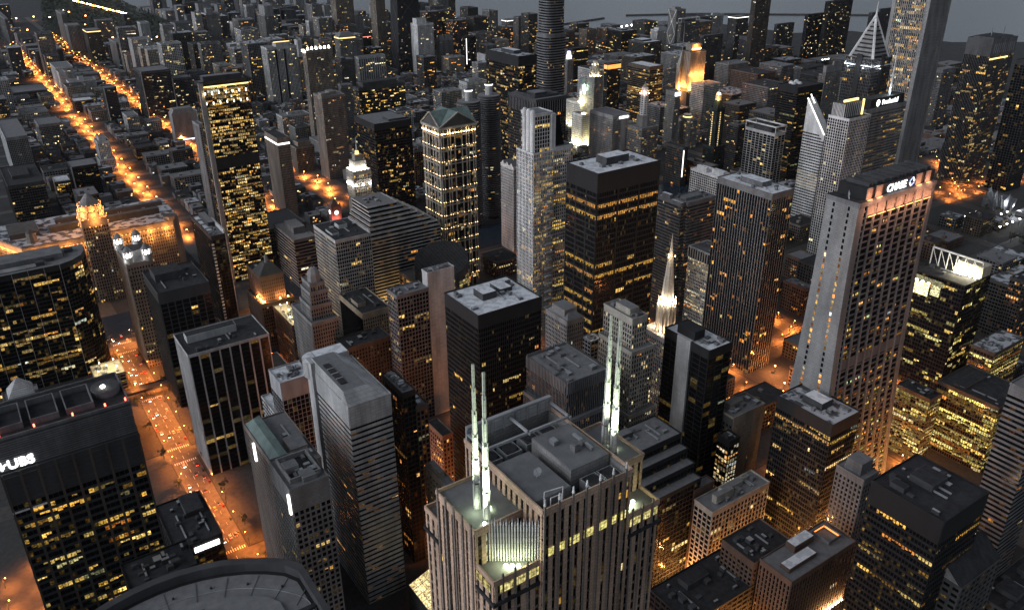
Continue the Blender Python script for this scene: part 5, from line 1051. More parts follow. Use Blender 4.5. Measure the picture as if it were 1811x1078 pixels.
for k in range(5): m.cyl(0, 0, k * 12, k * 12 + 12, 1.5 - k * .28, 1.3 - k * .28, 6, 'white')
m.cyl(0, 0, 22, 24, 2.6, 2.6, 8, 'white'); m.cyl(0, 0, 44, 45.5, 2.2, 2.2, 8, 'white'); m.build('mast_pole', t); lamp(t, (-4, -4, 4), 5000, (.8, .95, 1))

# ---- sliced diamond tower
t = thing('skyscraper', 'white banded tower with a diamond-sliced top edged in white light', 'tower', (960, 680, 0)); claim(960, 680, 12, 34)
m = MB(); m.prism([(0, 0), (14, 0), (14, 34), (0, 34)], 0, lambda p: 134 + p[1] * 1.28, 'white', 'white'); m.build('wall', t)
g = MB(); F = FR((0, 34, 0), (0, -1), (-1, 0)); fs = MB()
for k in range(33):
    z = 6 + k * 3.9
    for a in range(9):
        u0, u1 = a * 34 / 9 + .3, (a + 1) * 34 / 9
        if z + 2 < 134 + (34 - u1) * 1.28 - 8 and k < 34:
            s = (.25 * RND.random() if 12 < k < 19 else (.05 if RND.random() < .06 else 0)) * 1.0; g.poly([F(u0, z, .08), F(u1, z, .08), F(u1, z + 1.9, .08), F(u0, z + 1.9, .08)], 'glass', (s, s * .8, s * .45))
FS2 = FR((0, 0, 0), (1, 0), (0, -1))
for k in range(33): z = 6 + k * 3.9; g.poly([FS2(.3, z, .08), FS2(13.7, z, .08), FS2(13.7, z + 1.9, .08), FS2(.3, z + 1.9, .08)], 'glass')
o = g.build('window', t); o['kind'] = 'stuff'; m = MB(); m.tube((-.4, 0, 134.6), (-.4, 34, 178), .8, 'band_w', 5); m.tube((8, 28, 171), (8, 36, 181.6), .8, 'band_w', 5); m.build('light_edge', t)

# ---- corncob towers
for (X, Y, lab) in ((622, 984, 'corncob balcony tower in front with a lit ring on its core'), (578, 966, 'corncob balcony tower half hidden behind the green gabled roofs')):
    t = thing('apartment_tower', lab, 'apartment tower', (X, Y, 0), 'corncob balcony towers'); claim(X - 17, Y - 17, 34, 34)
    m = MB(); m.cyl(0, 0, 0, 176, 13, 13, 24, 'black'); m.cyl(0, 0, 174, 178, 15.5, 15.5, 32, 'darkconc', 'gravel'); m.build('wall', t)
    b = MB(); 
    for k in range(56):
        z = 6 + k * 3.05; pts = []
        for a in range(48): rr = 15.4 + 1.3 * abs(math.cos(a * .1309 * 4)); pts.append((rr * math.cos(a * .1309), rr * math.sin(a * .1309)))
        b.prism(pts, z, z + 1.15, 'concdark', None)
    b.build('balcony', t)['kind'] = 'stuff'
    g = MB()
    for k in range(56):
        for a in range(24):
            if RND.random() < .035: z = 7.3 + k * 3.05; c = glowc('o' if RND.random() < .5 else 'y', .9); a0, a1 = a * .2618, a * .2618 + .24 * (1 + RND.random()); g.poly([(14.6 * math.cos(a0), 14.6 * math.sin(a0), z), (14.6 * math.cos(a1), 14.6 * math.sin(a1), z), (14.6 * math.cos(a1), 14.6 * math.sin(a1), z + 1.7), (14.6 * math.cos(a0), 14.6 * math.sin(a0), z + 1.7)], 'glass', c)
    g.build('window', t)['kind'] = 'stuff'
    m = MB(); m.cyl(0, 0, 178, 191, 5, 5, 20, 'concrete', 'tar'); m.build('core_stub', t); m = MB(); m.cyl(0, 0, 191, 192.6, 5.6, 5.6, 20, 'band_w', 'tar'); m.build('light_ring', t)

# ---- very tall curved tower
t = thing('skyscraper', 'tallest curved grey tower with rounded setbacks cut by the top edge', 'tower', (862, 1162, 0)); claim(845, 1145, 45, 45)
m = MB(); g = MB(); rr = lambda rx, ry, dx=0: [(dx + rx * math.copysign(abs(math.cos(a * .1309)) ** .6, math.cos(a * .1309)), ry * math.copysign(abs(math.sin(a * .1309)) ** .6, math.sin(a * .1309))) for a in range(48)]
for (z0, z1, rx, ry, dx) in ((0, 62, 27, 24, 4), (62, 112, 24, 22, 2), (112, 222, 22, 20, 0), (222, 400, 18.5, 18, 0)):
    base = rr(rx, ry, dx); m.prism(base, z0, z1, 'concdark', 'gravel'); n = int((z1 - z0) / 4.2)
    for k in range(n):
        z = z0 + 1.4 + k * 4.2; 
        if z1 - z < 6: break
        for a in range(48):
            p, q = base[a], base[(a + 1) % 48]; f = 1.006; c = None
            if RND.random() < .022: c = glowc('o' if z > 250 else 'y', .8)
            g.poly([(dx + (p[0] - dx) * f, p[1] * f, z), (dx + (q[0] - dx) * f, q[1] * f, z), (dx + (q[0] - dx) * f, q[1] * f, z + 2.1), (dx + (p[0] - dx) * f, p[1] * f, z + 2.1)], 'glass', c)
m.build('wall', t); g.build('window', t)['kind'] = 'stuff'

# ---- black tapered tower with cross braces
t = thing('skyscraper', 'black tapered tower with crossed braces cut by the top edge', 'tower', (1036, 2085, 0)); claim(1030, 2050, 90, 60)
m = MB(); ring0 = [(-8, -25), (72, -25), (72, 25), (-8, 25)]; ring1 = [(7, -15), (57, -15), (57, 15), (7, 15)]; m.prism(ring0, 0, 344, 'black', 'tar', ring1)
def lerp(a, b, s): return tuple(a[i] + (b[i] - a[i]) * s for i in range(2))
for (i, j) in ((0, 1), (3, 0)):
    for k in range(5):
        s0, s1 = k / 5, (k + 1) / 5; A0, B0 = lerp(ring0[i], ring1[i], s0), lerp(ring0[j], ring1[j], s0); A1, B1 = lerp(ring0[i], ring1[i], s1), lerp(ring0[j], ring1[j], s1)
        m.tube((*A0, 344 * s0), (*B1, 344 * s1), .9, 'darkconc', 4); m.tube((*B0, 344 * s0), (*A1, 344 * s1), .9, 'darkconc', 4)
m.build('wall', t); g = MB()
for k in range(70):
    for a in range(16):
        if RND.random() < (.05 if k < 55 else .09):
            s = (k + .5) / 84; A, B = lerp(ring0[0], ring1[0], s), lerp(ring0[1], ring1[1], s); z = 344 * s; u0, u1 = a / 16, (a + .8) / 16; P0, P1 = lerp(A, B, u0), lerp(A, B, u1); c = glowc('y', .8)
            g.poly([(P0[0], P0[1] - .25, z), (P1[0], P1[1] - .25, z), (P1[0], P1[1] - .2, z + 2.4), (P0[0], P0[1] - .2, z + 2.4)], 'glass', c)
g.build('window', t)['kind'] = 'stuff'

# ---- orange floodlit tower
t = thing('skyscraper', 'broadcast tower washed in orange floodlight with tall stone piers and a mast', 'tower', (1245, 1211, 0)); claim(1245, 1211, 48, 30)
m = MB(); m.box(2, 2, 0, 46, 26, 150, 'darkstone'); m.box(10, 6, 150, 36, 22, 163, 'tan')
F = FR((2, 2, 0), (1, 0), (0, -1)); F2 = FR((2, 26, 0), (0, -1), (-1, 0))
for k in range(13): fbox(m, F, max(0, k * 44 / 12 - .9), min(44, k * 44 / 12 + .9), 78, 148, 0, 1.6, 'lime')
for k in range(7): fbox(m, F2, max(0, k * 4 - 1), min(24, k * 4 + 1), 78, 150, 0, 1.4, 'lime')
m.box(-8, -8, 0, 52, 28, 74, 'darkstone'); m.box(-12, 14, 0, -6, 22, 122, 'lime'); m.prism([(-12, 14), (-6, 14), (-6, 22), (-12, 22)], 122, 150, 'lime', None, [(-4, 17), (-1, 17), (-1, 19), (-4, 19)]); m.build('wall', t)
m = MB(); m.cyl(-3, 18, 150, 205, .8, .2, 6, 'steel'); m.build('mast', t); lt = MB()
for k in range(12): c = F((k + .5) * 44 / 12, 75, 4); lt.box(c[0] - .9, c[1] - .9, c[2], c[0] + .9, c[1] + .9, c[2] + 1.2, 'flood_warm')
for k in range(6): lamp(t, F((k + .5) * 44 / 6, 80, 5), 30000, (1, .42, .1), .8); lamp(t, F((k + .5) * 44 / 6, 104, 6), 13000, (1, .36, .08), .8)
for k in range(2): lamp(t, F2((k + .5) * 12, 82, 6), 26000, (1, .38, .09), .8)
lamp(t, (-14, 10, 80), 52000, (1, .42, .1), .8); lamp(t, (-12, 12, 60), 20000, (1, .4, .1), .8); lt.box(-13, 9, 74, -10.5, 12, 76, 'flood_warm'); lt.box(11, 4.6, 152, 35, 5.6, 155, 'flood_orange'); lt.build('floodlight', t); lamp(t, (22, 1, 158), 26000, (1, .36, .08), .8)
for k in range(20):
    pass

# ---- floodlit gothic crown tower
t = thing('skyscraper', 'gothic stone tower with a pale floodlit octagonal crown and buttresses', 'tower', (1052, 1272, 0)); claim(1052, 1272, 22, 24)
wall, roof, win, panes = MB(), MB(), MB(), []
mass(0, 0, 21, 24, 0, 112, style('2.2 3.7 1.2 .7 stonegrey .09 .3 o'), wall, roof, win, panes, 'gravel', 3, None, 1); finish(t, wall, roof, win, panes, 0)
m = MB(); m.cyl(10.5, 12, 112, 134, 7.2, 7.0, 8, 'lime')
for k in range(8): a = k * .7854 + .39; m.box(10.5 + 9 * math.cos(a) - .9, 12 + 9 * math.sin(a) - .9, 104, 10.5 + 9 * math.cos(a) + .9, 12 + 9 * math.sin(a) + .9, 126, 'lime'); m.tube((10.5 + 9 * math.cos(a), 12 + 9 * math.sin(a), 125), (10.5 + 6 * math.cos(a), 12 + 6 * math.sin(a), 133), .6, 'lime', 4)
m.cyl(10.5, 12, 134, 141, 5.4, 4.6, 8, 'lime'); m.build('octagonal_crown', t); lt = MB()
for k in range(8):
    a = k * .7854; X, Y = 10.5 + 11 * math.cos(a), 12 + 11 * math.sin(a); lamp(t, (X, Y, 113), 4200, (1, .93, .62), .6); lt.cyl(X * .92 + .8, Y * .92 + .9, 112, 113, .6, .6, 6, 'flood_warm')
    if k % 2: lamp(t, (10.5 + 7 * math.cos(a), 12 + 7 * math.sin(a), 134.5), 1300, (1, .9, .55), .4)
lt.build('floodlight', t)

# ---- slim octagonal tower
t = thing('skyscraper', 'slim octagonal white tower rising from a squarer base with a pink-lit cap', 'tower', (920, 990, 0)); claim(905, 975, 45, 45)
wall, roof, win, panes = MB(), MB(), MB(), []
mass(-6, -6, 36, 34, 0, 88, style('2.4 3.6 1.1 1.2 stonegrey .28 .4 y'), wall, roof, win, panes, 'gravel', 3, None, 1.2); finish(t, wall, roof, win, panes, 0)
m = MB(); m.cyl(12, 12, 88, 106, 10.5, 10, 8, 'stonegrey'); m.cyl(12, 12, 106, 140, 7.4, 6.6, 8, 'white'); m.cyl(12, 12, 140, 150, 6.2, 4.6, 8, 'white'); m.cyl(12, 12, 150, 155, 4.6, 1.2, 8, 'lime'); m.cyl(12, 12, 155, 159, .9, .3, 8, 'lime')
for k in range(9):
    for a in range(8): an = a * .7854 + .39; m.box(12 + 6.6 * math.cos(an) - .8, 12 + 6.6 * math.sin(an) - .8, 108 + k * 3.5, 12 + 6.6 * math.cos(an) + .8, 12 + 6.6 * math.sin(an) + .8, 109.6 + k * 3.5, 'darkstone')
m.build('octagonal_shaft', t)
for k in range(4): a = k * 1.5708 + .8; lamp(t, (12 + 8.5 * math.cos(a), 12 + 8.5 * math.sin(a), 142), 2600, (1, .6, .42), .4)
m = MB()
for k in range(4): a = k * 1.5708 + .8; m.box(12 + 7.2 * math.cos(a) - .4, 12 + 7.2 * math.sin(a) - .4, 140, 12 + 7.2 * math.cos(a) + .4, 12 + 7.2 * math.sin(a) + .4, 140.8, 'flood_warm')
m.build('floodlight', t)

# ---- church spire tower
t = thing('church_tower', 'gothic church tower with a glowing white stone spire between dark office towers', 'church', (451, 449, 0)); claim(448, 446, 26, 28)
wall, roof, win, panes = MB(), MB(), MB(), []
mass(-3, -3, 24, 27, 0, 84, style('2.2 3.7 1.1 1.0 stonegrey .35 .4 w'), wall, roof, win, panes, 'gravel', 3, None, 1.2); finish(t, wall, roof, win, panes, 60)
m = MB(); m.cyl(9.8, 10.5, 84, 112, 7.2, 6.6, 8, 'lime')
for k in range(8):
    a = k * .7854 + .39; X, Y = 9.8 + 7.6 * math.cos(a), 10.5 + 7.6 * math.sin(a); m.box(X - .9, Y - .9, 84, X + .9, Y + .9, 108, 'lime'); m.cyl(X, Y, 108, 116, .9, .1, 4, 'lime')
m.build('belfry', t)
m = MB(); m.cyl(9.8, 10.5, 112, 152, 5.4, 2.0, 8, 'lime'); m.cyl(9.8, 10.5, 152, 172, 1.9, .15, 8, 'lime')
for k in range(8): a = k * .7854; m.tube((9.8 + 5.3 * math.cos(a), 10.5 + 5.3 * math.sin(a), 112), (9.8 + 1.9 * math.cos(a), 10.5 + 1.9 * math.sin(a), 152), .3, 'lime', 4)
m.build('spire', t); lt = MB()
for k in range(8): a = k * .7854 + .2; X, Y = 9.8 + 6.9 * math.cos(a), 10.5 + 6.9 * math.sin(a); lt.cyl(X, Y, 112, 113, .55, .55, 8, 'flood_warm'); lamp(t, (9.8 + 8.2 * math.cos(a), 10.5 + 8.2 * math.sin(a), 113), 6800, (1, .83, .6), .5)
for k in range(4): a = k * 1.57 + .4; lamp(t, (9.8 + 10.5 * math.cos(a), 10.5 + 10.5 * math.sin(a), 88), 6000, (1, .72, .45), .5); X, Y = 9.8 + 8.8 * math.cos(a), 10.5 + 8.8 * math.sin(a); lt.cyl(X, Y, 84.5, 85.5, .5, .5, 8, 'flood_warm')
for k in range(3): a = k * 2.1 + 3.4; lt.cyl(9.8 + 3.4 * math.cos(a), 10.5 + 3.4 * math.sin(a), 152, 153, .4, .4, 6, 'flood_warm')
lamp(t, (5, 5, 154), 3500, (1, .8, .55), .5); lt.build('floodlight', t)

# ---- red clock tower
t = thing('clock_tower', 'small red brick clock tower with a white dial beside the river', 'clock tower', (396, 1032, 0)); claim(396, 1032, 13, 14)
m = MB(); m.box(0, 0, 0, 12, 13, 44, 'brick'); m.box(-.8, -.8, 44, 12.8, 13.8, 46, 'brick'); m.prism([(0, 0), (12, 0), (12, 13), (0, 13)], 46, 54, 'brick', None, [(5, 5.5), (7, 5.5), (7, 7.5), (5, 7.5)])
for X in (0, 12): m.box(X - .8, -1, 0, X + .8, .6, 50, 'brick')
m.build('wall', t); g = MB()
for Fq in (FR((0, 0, 0), (1, 0), (0, -1)), FR((0, 13, 0), (0, -1), (-1, 0))): g.poly([Fq(6 + 3 * math.cos(a * .5236), 37 + 3 * math.sin(a * .5236), .6) for a in range(12)], 'band_w')
g.build('clock_face', t); lamp(t, (-3, -4, 30), 9000, (1, .25, .2), .5); lamp(t, (6, -5, 28), 9000, (1, .25, .2), .5)

# ---- small glowing glass hall
t = thing('glass_hall', 'small brightly lit glass roofed hall at the foot of the twin-spire tower', 'glass hall', (168, 352, 0)); claim(166, 350, 24, 34)
g = MB()
for k in range(6):
    for j in range(5): a = .5 + .9 * RND.random(); x0, y0 = k * 3.4, j * 6; g.poly([(x0, y0, 20 + k * 1.2), (x0 + 3.2, y0, 21.2 + k * 1.2), (x0 + 3.2, y0 + 5.6, 21.2 + k * 1.2), (x0, y0 + 5.6, 20 + k * 1.2)], 'glass', (a, a * .78, a * .36))
g.build('glass_roof', t); m = MB(); m.box(-.2, -.2, 0, 20.6, 30, 19.8, 'darkstone')
for k in range(7): m.tube((k * 3.4 - .1, 0, 20 + k * 1.2), (k * 3.4 - .1, 30, 20 + k * 1.2), .2, 'steel', 4)
m.build('wall', t)

# ---- open-air pavilion in the park
t = thing('bandshell', 'silver curled bandshell in the dark park at the right edge', 'bandshell', (1268, 560, 0)); m = MB()
for k in range(7):
    a0 = -.9 + k * .3; X, Y = 22 * math.cos(a0 + 1.57 + 1.2), 22 * math.sin(a0 + 1.57 + 1.2)
    m.poly([(X - 5, Y, 4), (X + 5, Y + 2, 4 + k % 3), (X * 1.5 + 7, Y * 1.5, 28 + 5 * (k % 2)), (X * 1.4 - 8, Y * 1.4, 24 + 6 * ((k + 1) % 2))], 'metal'); m.tube((X, Y, 0), (X * 1.3, Y * 1.3, 26), .5, 'steel', 5)
m.box(-14, 8, 0, 20, 34, 16, 'concdark'); m.build('metal_sail', t); lamp(t, (-10, -14, 12), 16000, (.85, .9, 1), .6)

# ================================================================== low fabric between the landmarks
def free(x, y, w, d, g=3):
    for b in BOX:
        if x < b[0] + b[2] + g and x + w + g > b[0] and y < b[1] + b[3] + g and y + d + g > b[1]: return False
    return True
SX = [89, 215, 318, 440, 563, 690, 845, 970, 1110, 1240]; SY = [200, 344, 490, 640, 757, 866]
def on_street(x, y, w, d, xs, ys, hw=10):
    return any(x < s + hw and x + w > s - hw for s in xs) or any(y < s + hw and y + d > s - hw for s in ys)
def fill(x0, x1, y0, y1, step, zlo, zhi, lit, label, group, xs, ys, dens=1.0, kind='low_building', mats=('darkstone', 'brick', 'concdark', 'darkconc', 'stonegrey', 'brown', 'tan'), ex=2.1):
    n = 0; x = x0
    while x < x1:
        y = y0
        while y < y1:
            w, d = step * (.45 + .5 * RND.random()), step * (.45 + .5 * RND.random()); px, py = x + RND.random() * step * .2, y + RND.random() * step * .2
            z = zlo + (zhi - zlo) * RND.random() ** ex
            if py > 1100 and (150 < px + w < 226 or 285 < px + w < 369): z = min(z, 20)
            if RND.random() < dens and free(px, py, w, d) and not on_street(px, py, w, d, xs, ys):
                root = thing(kind, label, kind.replace('_', ' '), (px, py, 0), group); wall, roof, win, panes = MB(), MB(), MB(), []
                mt = RND.choice(mats); pal = RND.choice('yyow')
                mass(0, 0, w, d, 0, z, style('%f %f %f %f %s %f .4 %s' % (3.2 + RND.random(), 3.6, .9 + RND.random() * .6, 1.3, mt, lit * (.4 + 1.4 * RND.random()), pal)), wall, roof, win, panes, RND.choice(('gravel', 'tar', 'tar', 'patchy', 'gravel')), 1.5, None, .8, 0, 0, 1.2 + (.9 if py > 1600 else 0))
                m = MB(); m.box(w * .2, d * .3, z, w * .2 + 5, d * .3 + 4, z + 3, mt); m.build('roof_hut', root); m = MB(); m.box(w * .6, d * .62, z, w * .6 + 3, d * .62 + 4, z + 2, 'concdark'); m.build('roof_hut', root)
                finish(root, wall, roof, win, panes, 0); BOX.append((px, py, w, d)); n += 1
            y += step
        x += step
    return n
claim(1236, 588, 420, 110); claim(1268, 690, 190, 90); claim(446, 1120, 52, 330); claim(196, 700, 14, 170)
CARPET = []
NF = [fill(104, 1230, 210, 860, 44, 14, 46, .12, 'low flat-roofed block wedged between the downtown towers', 'low blocks between the downtown towers', SX, SY)]
NF.append(fill(-60, 60, 440, 800, 40, 12, 30, .12, 'low flat-roofed block beside the orange avenue and river', 'low blocks west of the avenue', SX, SY))
NX = [225, 368, 500, 640, 790, 960, 1120]; NY = [1133, 1240, 1345, 1422, 1510, 1610, 1700, 1780, 1870, 1966]
NF.append(fill(100, 1250, 1110, 1960, 54, 16, 92, .15, 'mid-rise block in the crowded district north of the river', 'mid-rise blocks north of the river', NX, NY, .95, 'mid_rise_block', ('stonegrey', 'darkstone', 'concdark', 'brick', 'concrete', 'stonegrey', 'darkconc'), 1.8))
NF.append(fill(60, 1500, 1980, 2700, 60, 18, 140, .15, 'mid-rise block in the grey northern streets', 'mid-rise blocks in the northern streets', [225, 368], [], .95, 'apartment_block', ('stonegrey', 'concrete', 'stonegrey', 'concdark', 'lime', 'darkstone'), 1.5))
NF.append(fill(1260, 2100, 1000, 2300, 80, 16, 90, .12, 'low dark block in the district near the pier', 'low dark blocks near the pier', [], [], .8, 'warehouse'))
for (x0, x1, y0, y1, st_) in ((104, 1240, 1105, 1975, 26), (60, 1500, 1975, 2720, 33), (1250, 2150, 985, 2320, 36), (1255, 1960, 240, 980, 40)):
    CARPET.append((x0, x1, y0, y1, st_))
far_v = MB(); far_r = MB(); far_w = MB(); fp = []; nfar = 0                     # the farthest roofs: too many and too small to count
x = 40
while x < 1450:
    y = 2700
    while y < 4300 and y < 4700 - .55 * x - (0 if x > 250 else 600):
        w_, d_ = 26 + 34 * RND.random(), 26 + 34 * RND.random(); z_ = 10 + 95 * RND.random() ** 2.6
        if free(x, y, w_, d_) and not any(x < s + 12 and x + w_ > s - 12 for s in (225, 368)) and not (y > 3000 and 250 < x < 800):
            mt = RND.choice(('darkstone', 'concdark', 'stonegrey', 'darkconc'))
            far_v.box(x, y, 0, x + w_, y + d_, z_, mt); far_r.poly([(x, y, z_ + .1), (x + w_, y, z_ + .1), (x + w_, y + d_, z_ + .1), (x, y + d_, z_ + .1)], RND.choice(('gravel', 'tar', 'patchy'))); nfar += 1
            for q in range(int(4 + 10 * RND.random())):
                u = RND.random() * (w_ - 3); v = 2 + RND.random() * max(1, z_ - 6); c_ = glowc(RND.choice('yww'), 1.6); far_w.poly([(x + u, y - .1, v), (x + u + 3, y - .1, v), (x + u + 3, y - .1, v + 2.2), (x + u, y - .1, v + 2.2)], 'glass', c_)
        y += 66
    x += 66
for (x0, x1, y0, y1, st_) in CARPET:
    x = x0
    while x < x1:
        y = y0
        while y < y1:
            w_, d_ = st_ * (.6 + .3 * RND.random()), st_ * (.6 + .3 * RND.random()); z_ = 5 + 13 * RND.random()
            if free(x, y, w_, d_, 1) and not any(x < s + 10 and x + w_ > s - 10 for s in (225, 368)):
                mt = RND.choice(('darkstone', 'concdark', 'stonegrey', 'darkconc', 'brick')); far_v.box(x, y, 0, x + w_, y + d_, z_, mt); far_r.poly([(x, y, z_ + .1), (x + w_, y, z_ + .1), (x + w_, y + d_, z_ + .1), (x, y + d_, z_ + .1)], RND.choice(('gravel', 'tar', 'gravel', 'tar', 'patchy'))); nfar += 1
                bx = x + w_ * .3 * RND.random(); far_v.box(bx, y + d_ * .4, z_ + .12, bx + w_ * .3, y + d_ * .7, z_ + 2.4, mt)
                for q in range(RND.choice((0, 1, 1, 2, 3, 5))):
                    u = RND.random() * (w_ - 3); v = 1 + RND.random() * max(1, z_ - 4); c_ = glowc(RND.choice('yywo'), 1.5); far_w.poly([(x + u, y - .1, v), (x + u + 2.2, y - .1, v), (x + u + 2.2, y - .1, v + 1.8), (x + u, y - .1, v + 1.8)], 'glass', c_)
            y += st_
        x += st_
fo = far_v.build('distant_rooftops'); fo['kind'] = 'stuff'; fo['label'] = 'hazy mass of the farthest low roofs before the lake'; fo['category'] = 'rooftops'
q = far_r.build('roof', fo); q['kind'] = 'stuff'; q = far_w.build('window', fo); q['kind'] = 'stuff'
print('FILL', NF, 'WIN', NWIN)

# ================================================================== ground, water, roads
def sheet(name, pts, z, mat):
    m = MB(); m.poly([(p[0], p[1], z) for p in pts], mat); return struct(m.build(name))
sheet('ground', [(-5000, -3000), (9000, -3000), (9000, 12000), (-5000, 12000)], -.2, 'groundmat')
m, nt, b = nodes('water'); b.inputs['Base Color'].default_value = (.022, .034, .052, 1); b.inputs['Roughness'].default_value = .2; b.inputs['Specular IOR Level'].default_value = .33
tc = nt.nodes.new('ShaderNodeNewGeometry'); nz = nt.nodes.new('ShaderNodeTexNoise'); nz.inputs['Scale'].default_value = .035; nz.inputs['Detail'].default_value = 6
bp = nt.nodes.new('ShaderNodeBump'); bp.inputs['Strength'].default_value = .35; bp.inputs['Distance'].default_value = 2.5
nt.links.new(tc.outputs['Position'], nz.inputs['Vector']); nt.links.new(nz.outputs['Fac'], bp.inputs['Height']); nt.links.new(bp.outputs['Normal'], b.inputs['Normal']); MATS['water'] = m
shore = [(458, 6336), (595, 4832), (700, 4430), (760, 4040), (930, 3950), (1000, 3700), (1200, 3640), (1400, 3430), (1540, 3010), (1800, 2790), (1860, 2400), (1990, 2395), (2110, 2390), (2280, 2445), (2540, 2370), (2560, 1980), (2770, 1895), (2800, 1530), (3000, 1390), (3050, 600), (3000, -2000), (8990, -2000), (8990, 11990), (-1500, 11990), (0, 9000)]
sheet('lake', shore, .0, 'water'); sheet('river', [(-400, 885), (1700, 885), (1700, 955), (-400, 955)], -.1, 'water')
m = MB()
for (a, b2) in (((2037, 2653), (2291, 2708)), ((2426, 2727), (2700, 2590)), ((2700, 2590), (3337, 2042))):
    m.tube((a[0], a[1], .3), (b2[0], b2[1], .3), 5, 'darkstone', 6)
tag(m.build('breakwater'), 'long dark stone breakwater line lying out on the lake', 'breakwater')
m = MB(); last = None
for k in range(15): p = (1330 + 75 * math.cos(.4 + k * .37), 3800 + 75 * math.sin(.4 + k * .37) * 1.3, .3); (m.tube(last, p, 4, 'darkstone', 6) if last else None); last = p
tag(m.build('breakwater'), 'curved dark breakwater loop in the lake beyond the far towers', 'breakwater')
roads = MB()
for s in SX: roads.box(s - 10, 60, -.196, s + 10, 872, -.15, 'asphalt')
for s in SY: roads.box(-300, s - 8.5, -.195, 1500, s + 8.5, -.145, 'asphalt')
for s in NX: roads.box(s - 9, 960, -.194, s + 9, 4200 if s < 400 else 1990, -.14, 'asphalt')
for s in NY: roads.box(0, s - 7, -.193, 1500, s + 7, -.135, 'asphalt')
roads.box(-46, 60, -.1955, -30, 872, -.148, 'asphalt'); roads.box(448, 1125, -.188, 496, 1450, -.13, 'asphalt'); roads.box(79, 872, -.194, 99, 1000, -.146, 'asphalt'); roads.poly([(1240, 600, -.10), (1640, 600, -.10), (1640, 640, -.10), (1240, 690, -.10)], 'asphalt'); roads.poly([(1270, 640, -.09), (1420, 780, -.09), (1450, 760, -.09), (1310, 625, -.09)], 'asphalt')
struct(roads.build('road'))
pv = MB(); xs = [-60] + SX; ys = [215] + SY[1:]
for i in range(len(xs)):
    for j in range(len(ys) - 1):
        x0 = xs[i] + (11 if i else 0); x1 = (xs[i + 1] - 11) if i + 1 < len(xs) else 1500; y0, y1 = ys[j] + 9.5, ys[j + 1] - 9.5
        if x1 > x0 and y1 > y0: pv.box(x0, y0, -.19, x1, y1, 0.0, 'sidewalk')
struct(pv.build('pavement'))
mk = MB()
for k in range(60): 
    y = 215 + k * 11.0
    if y < 870: mk.box(88.85, y, -.149, 89.15, y + 5, -.143, 'paint')
for X in (84, 94):
    for k in range(44): y = 216 + k * 15; mk.box(X - .08, y, -.149, X + .08, y + 3.5, -.143, 'paint') if y < 868 else 0
for yc in (344, 490, 640, 757, 866):
    for sgn in (-1, 1):
        for k in range(11): X = 80.4 + k * 1.65; mk.box(X, yc + sgn * 11.5 - 1.5, -.149, X + .7, yc + sgn * 11.5 + 1.5, -.142, 'paint')
struct(mk.build('road_markings'))
# elevated railway over the avenue
t = thing('railway_viaduct', 'dark elevated railway deck crossing over the orange avenue', 'railway viaduct', (0, 757, 0)); m = MB(); m.box(60, -5, 5.6, 330, 5, 7.0, 'tar'); m.box(60, -5.4, 7.0, 330, -5.0, 8.2, 'darkconc'); m.box(60, 5.0, 7.0, 330, 5.4, 8.2, 'darkconc')
m.build('deck', t)
for k in range(14):
    for Y in (-4, 4): m = MB(); m.box(66 + k * 20 - .4, Y - .4, -.15, 66 + k * 20 + .4, Y + .4, 5.6, 'darkconc'); m.build('pier', t)

# ---- ground-level floodlights added to put street lamp glow on brick and beige blocks
def wash(x, y, power, col=(1, .40, .10)):
    t = thing('added_floodlight', 'added orange floodlight standing in for street lamp glow below the brick and beige blocks', 'floodlight', (x, y, 0), 'added floodlights below the brick and beige blocks'); m = MB(); m.tube((0, 0, 0), (0, 0, 1.6), .12, 'darkconc', 4); m.build('post', t); m = MB(); m.cyl(0, 0, 1.6, 2.4, .6, .4, 8, 'flood_orange'); m.build('lamp_head', t); lamp(t, (0, 0, 3.4), power, col)
for k in range(6): wash(327, 222 + k * 14, 55000)
for k in range(4): wash(340 + k * 15, 279, 55000)
def plaza_lamp(x, y, power):
    t = thing('plaza_lamp', 'orange plaza lamp at the foot of the flaring bank tower', 'lamp', (x, y, 0), 'plaza lamps below the flaring bank tower'); m = MB(); m.tube((0, 0, 0), (0, 0, 7), .18, 'darkconc', 5); m.build('post', t); m = MB(); m.cyl(0, 0, 7, 8.2, .8, .6, 8, 'lamp_orange'); m.build('lamp_head', t); lamp(t, (0, 0, 10), power, (1, .36, .085), .8)
for k in range(5): plaza_lamp(440 + k * 17, 246 - 4 * (k % 2), 85000)
def canyon_lamp(x, y, power, label='orange lamp in the narrow street left of the twin-spire tower', group='lamps in the narrow street'):
    t = thing('street_lamp', label, 'street lamp', (x, y, 0), group); m = MB(); m.tube((0, 0, 0), (0, 0, 8), .15, 'darkconc', 5); m.build('pole', t); m = MB(); m.cyl(0, 0, 8, 8.9, .55, .4, 8, 'lamp_orange'); m.build('lamp_head', t); lamp(t, (0, 0, 10), power, (1, .30, .07), .6)
for k in range(9): canyon_lamp(208.2 if k % 2 else 222, 372 + k * 15, 30000)
for (x, y) in ((602, 445), (653, 465), (584, 419), (630, 329), (610, 322), (510, 906), (231, 800), (217, 735), (242, 880)): canyon_lamp(x, y, 42000, 'orange lamp glowing in a gap between the downtown blocks', 'lamps in gaps between downtown blocks')
for (x, y) in ((520, 262), (528, 290), (540, 240), (560, 262), (420, 238)): plaza_lamp(x, y, 52000)
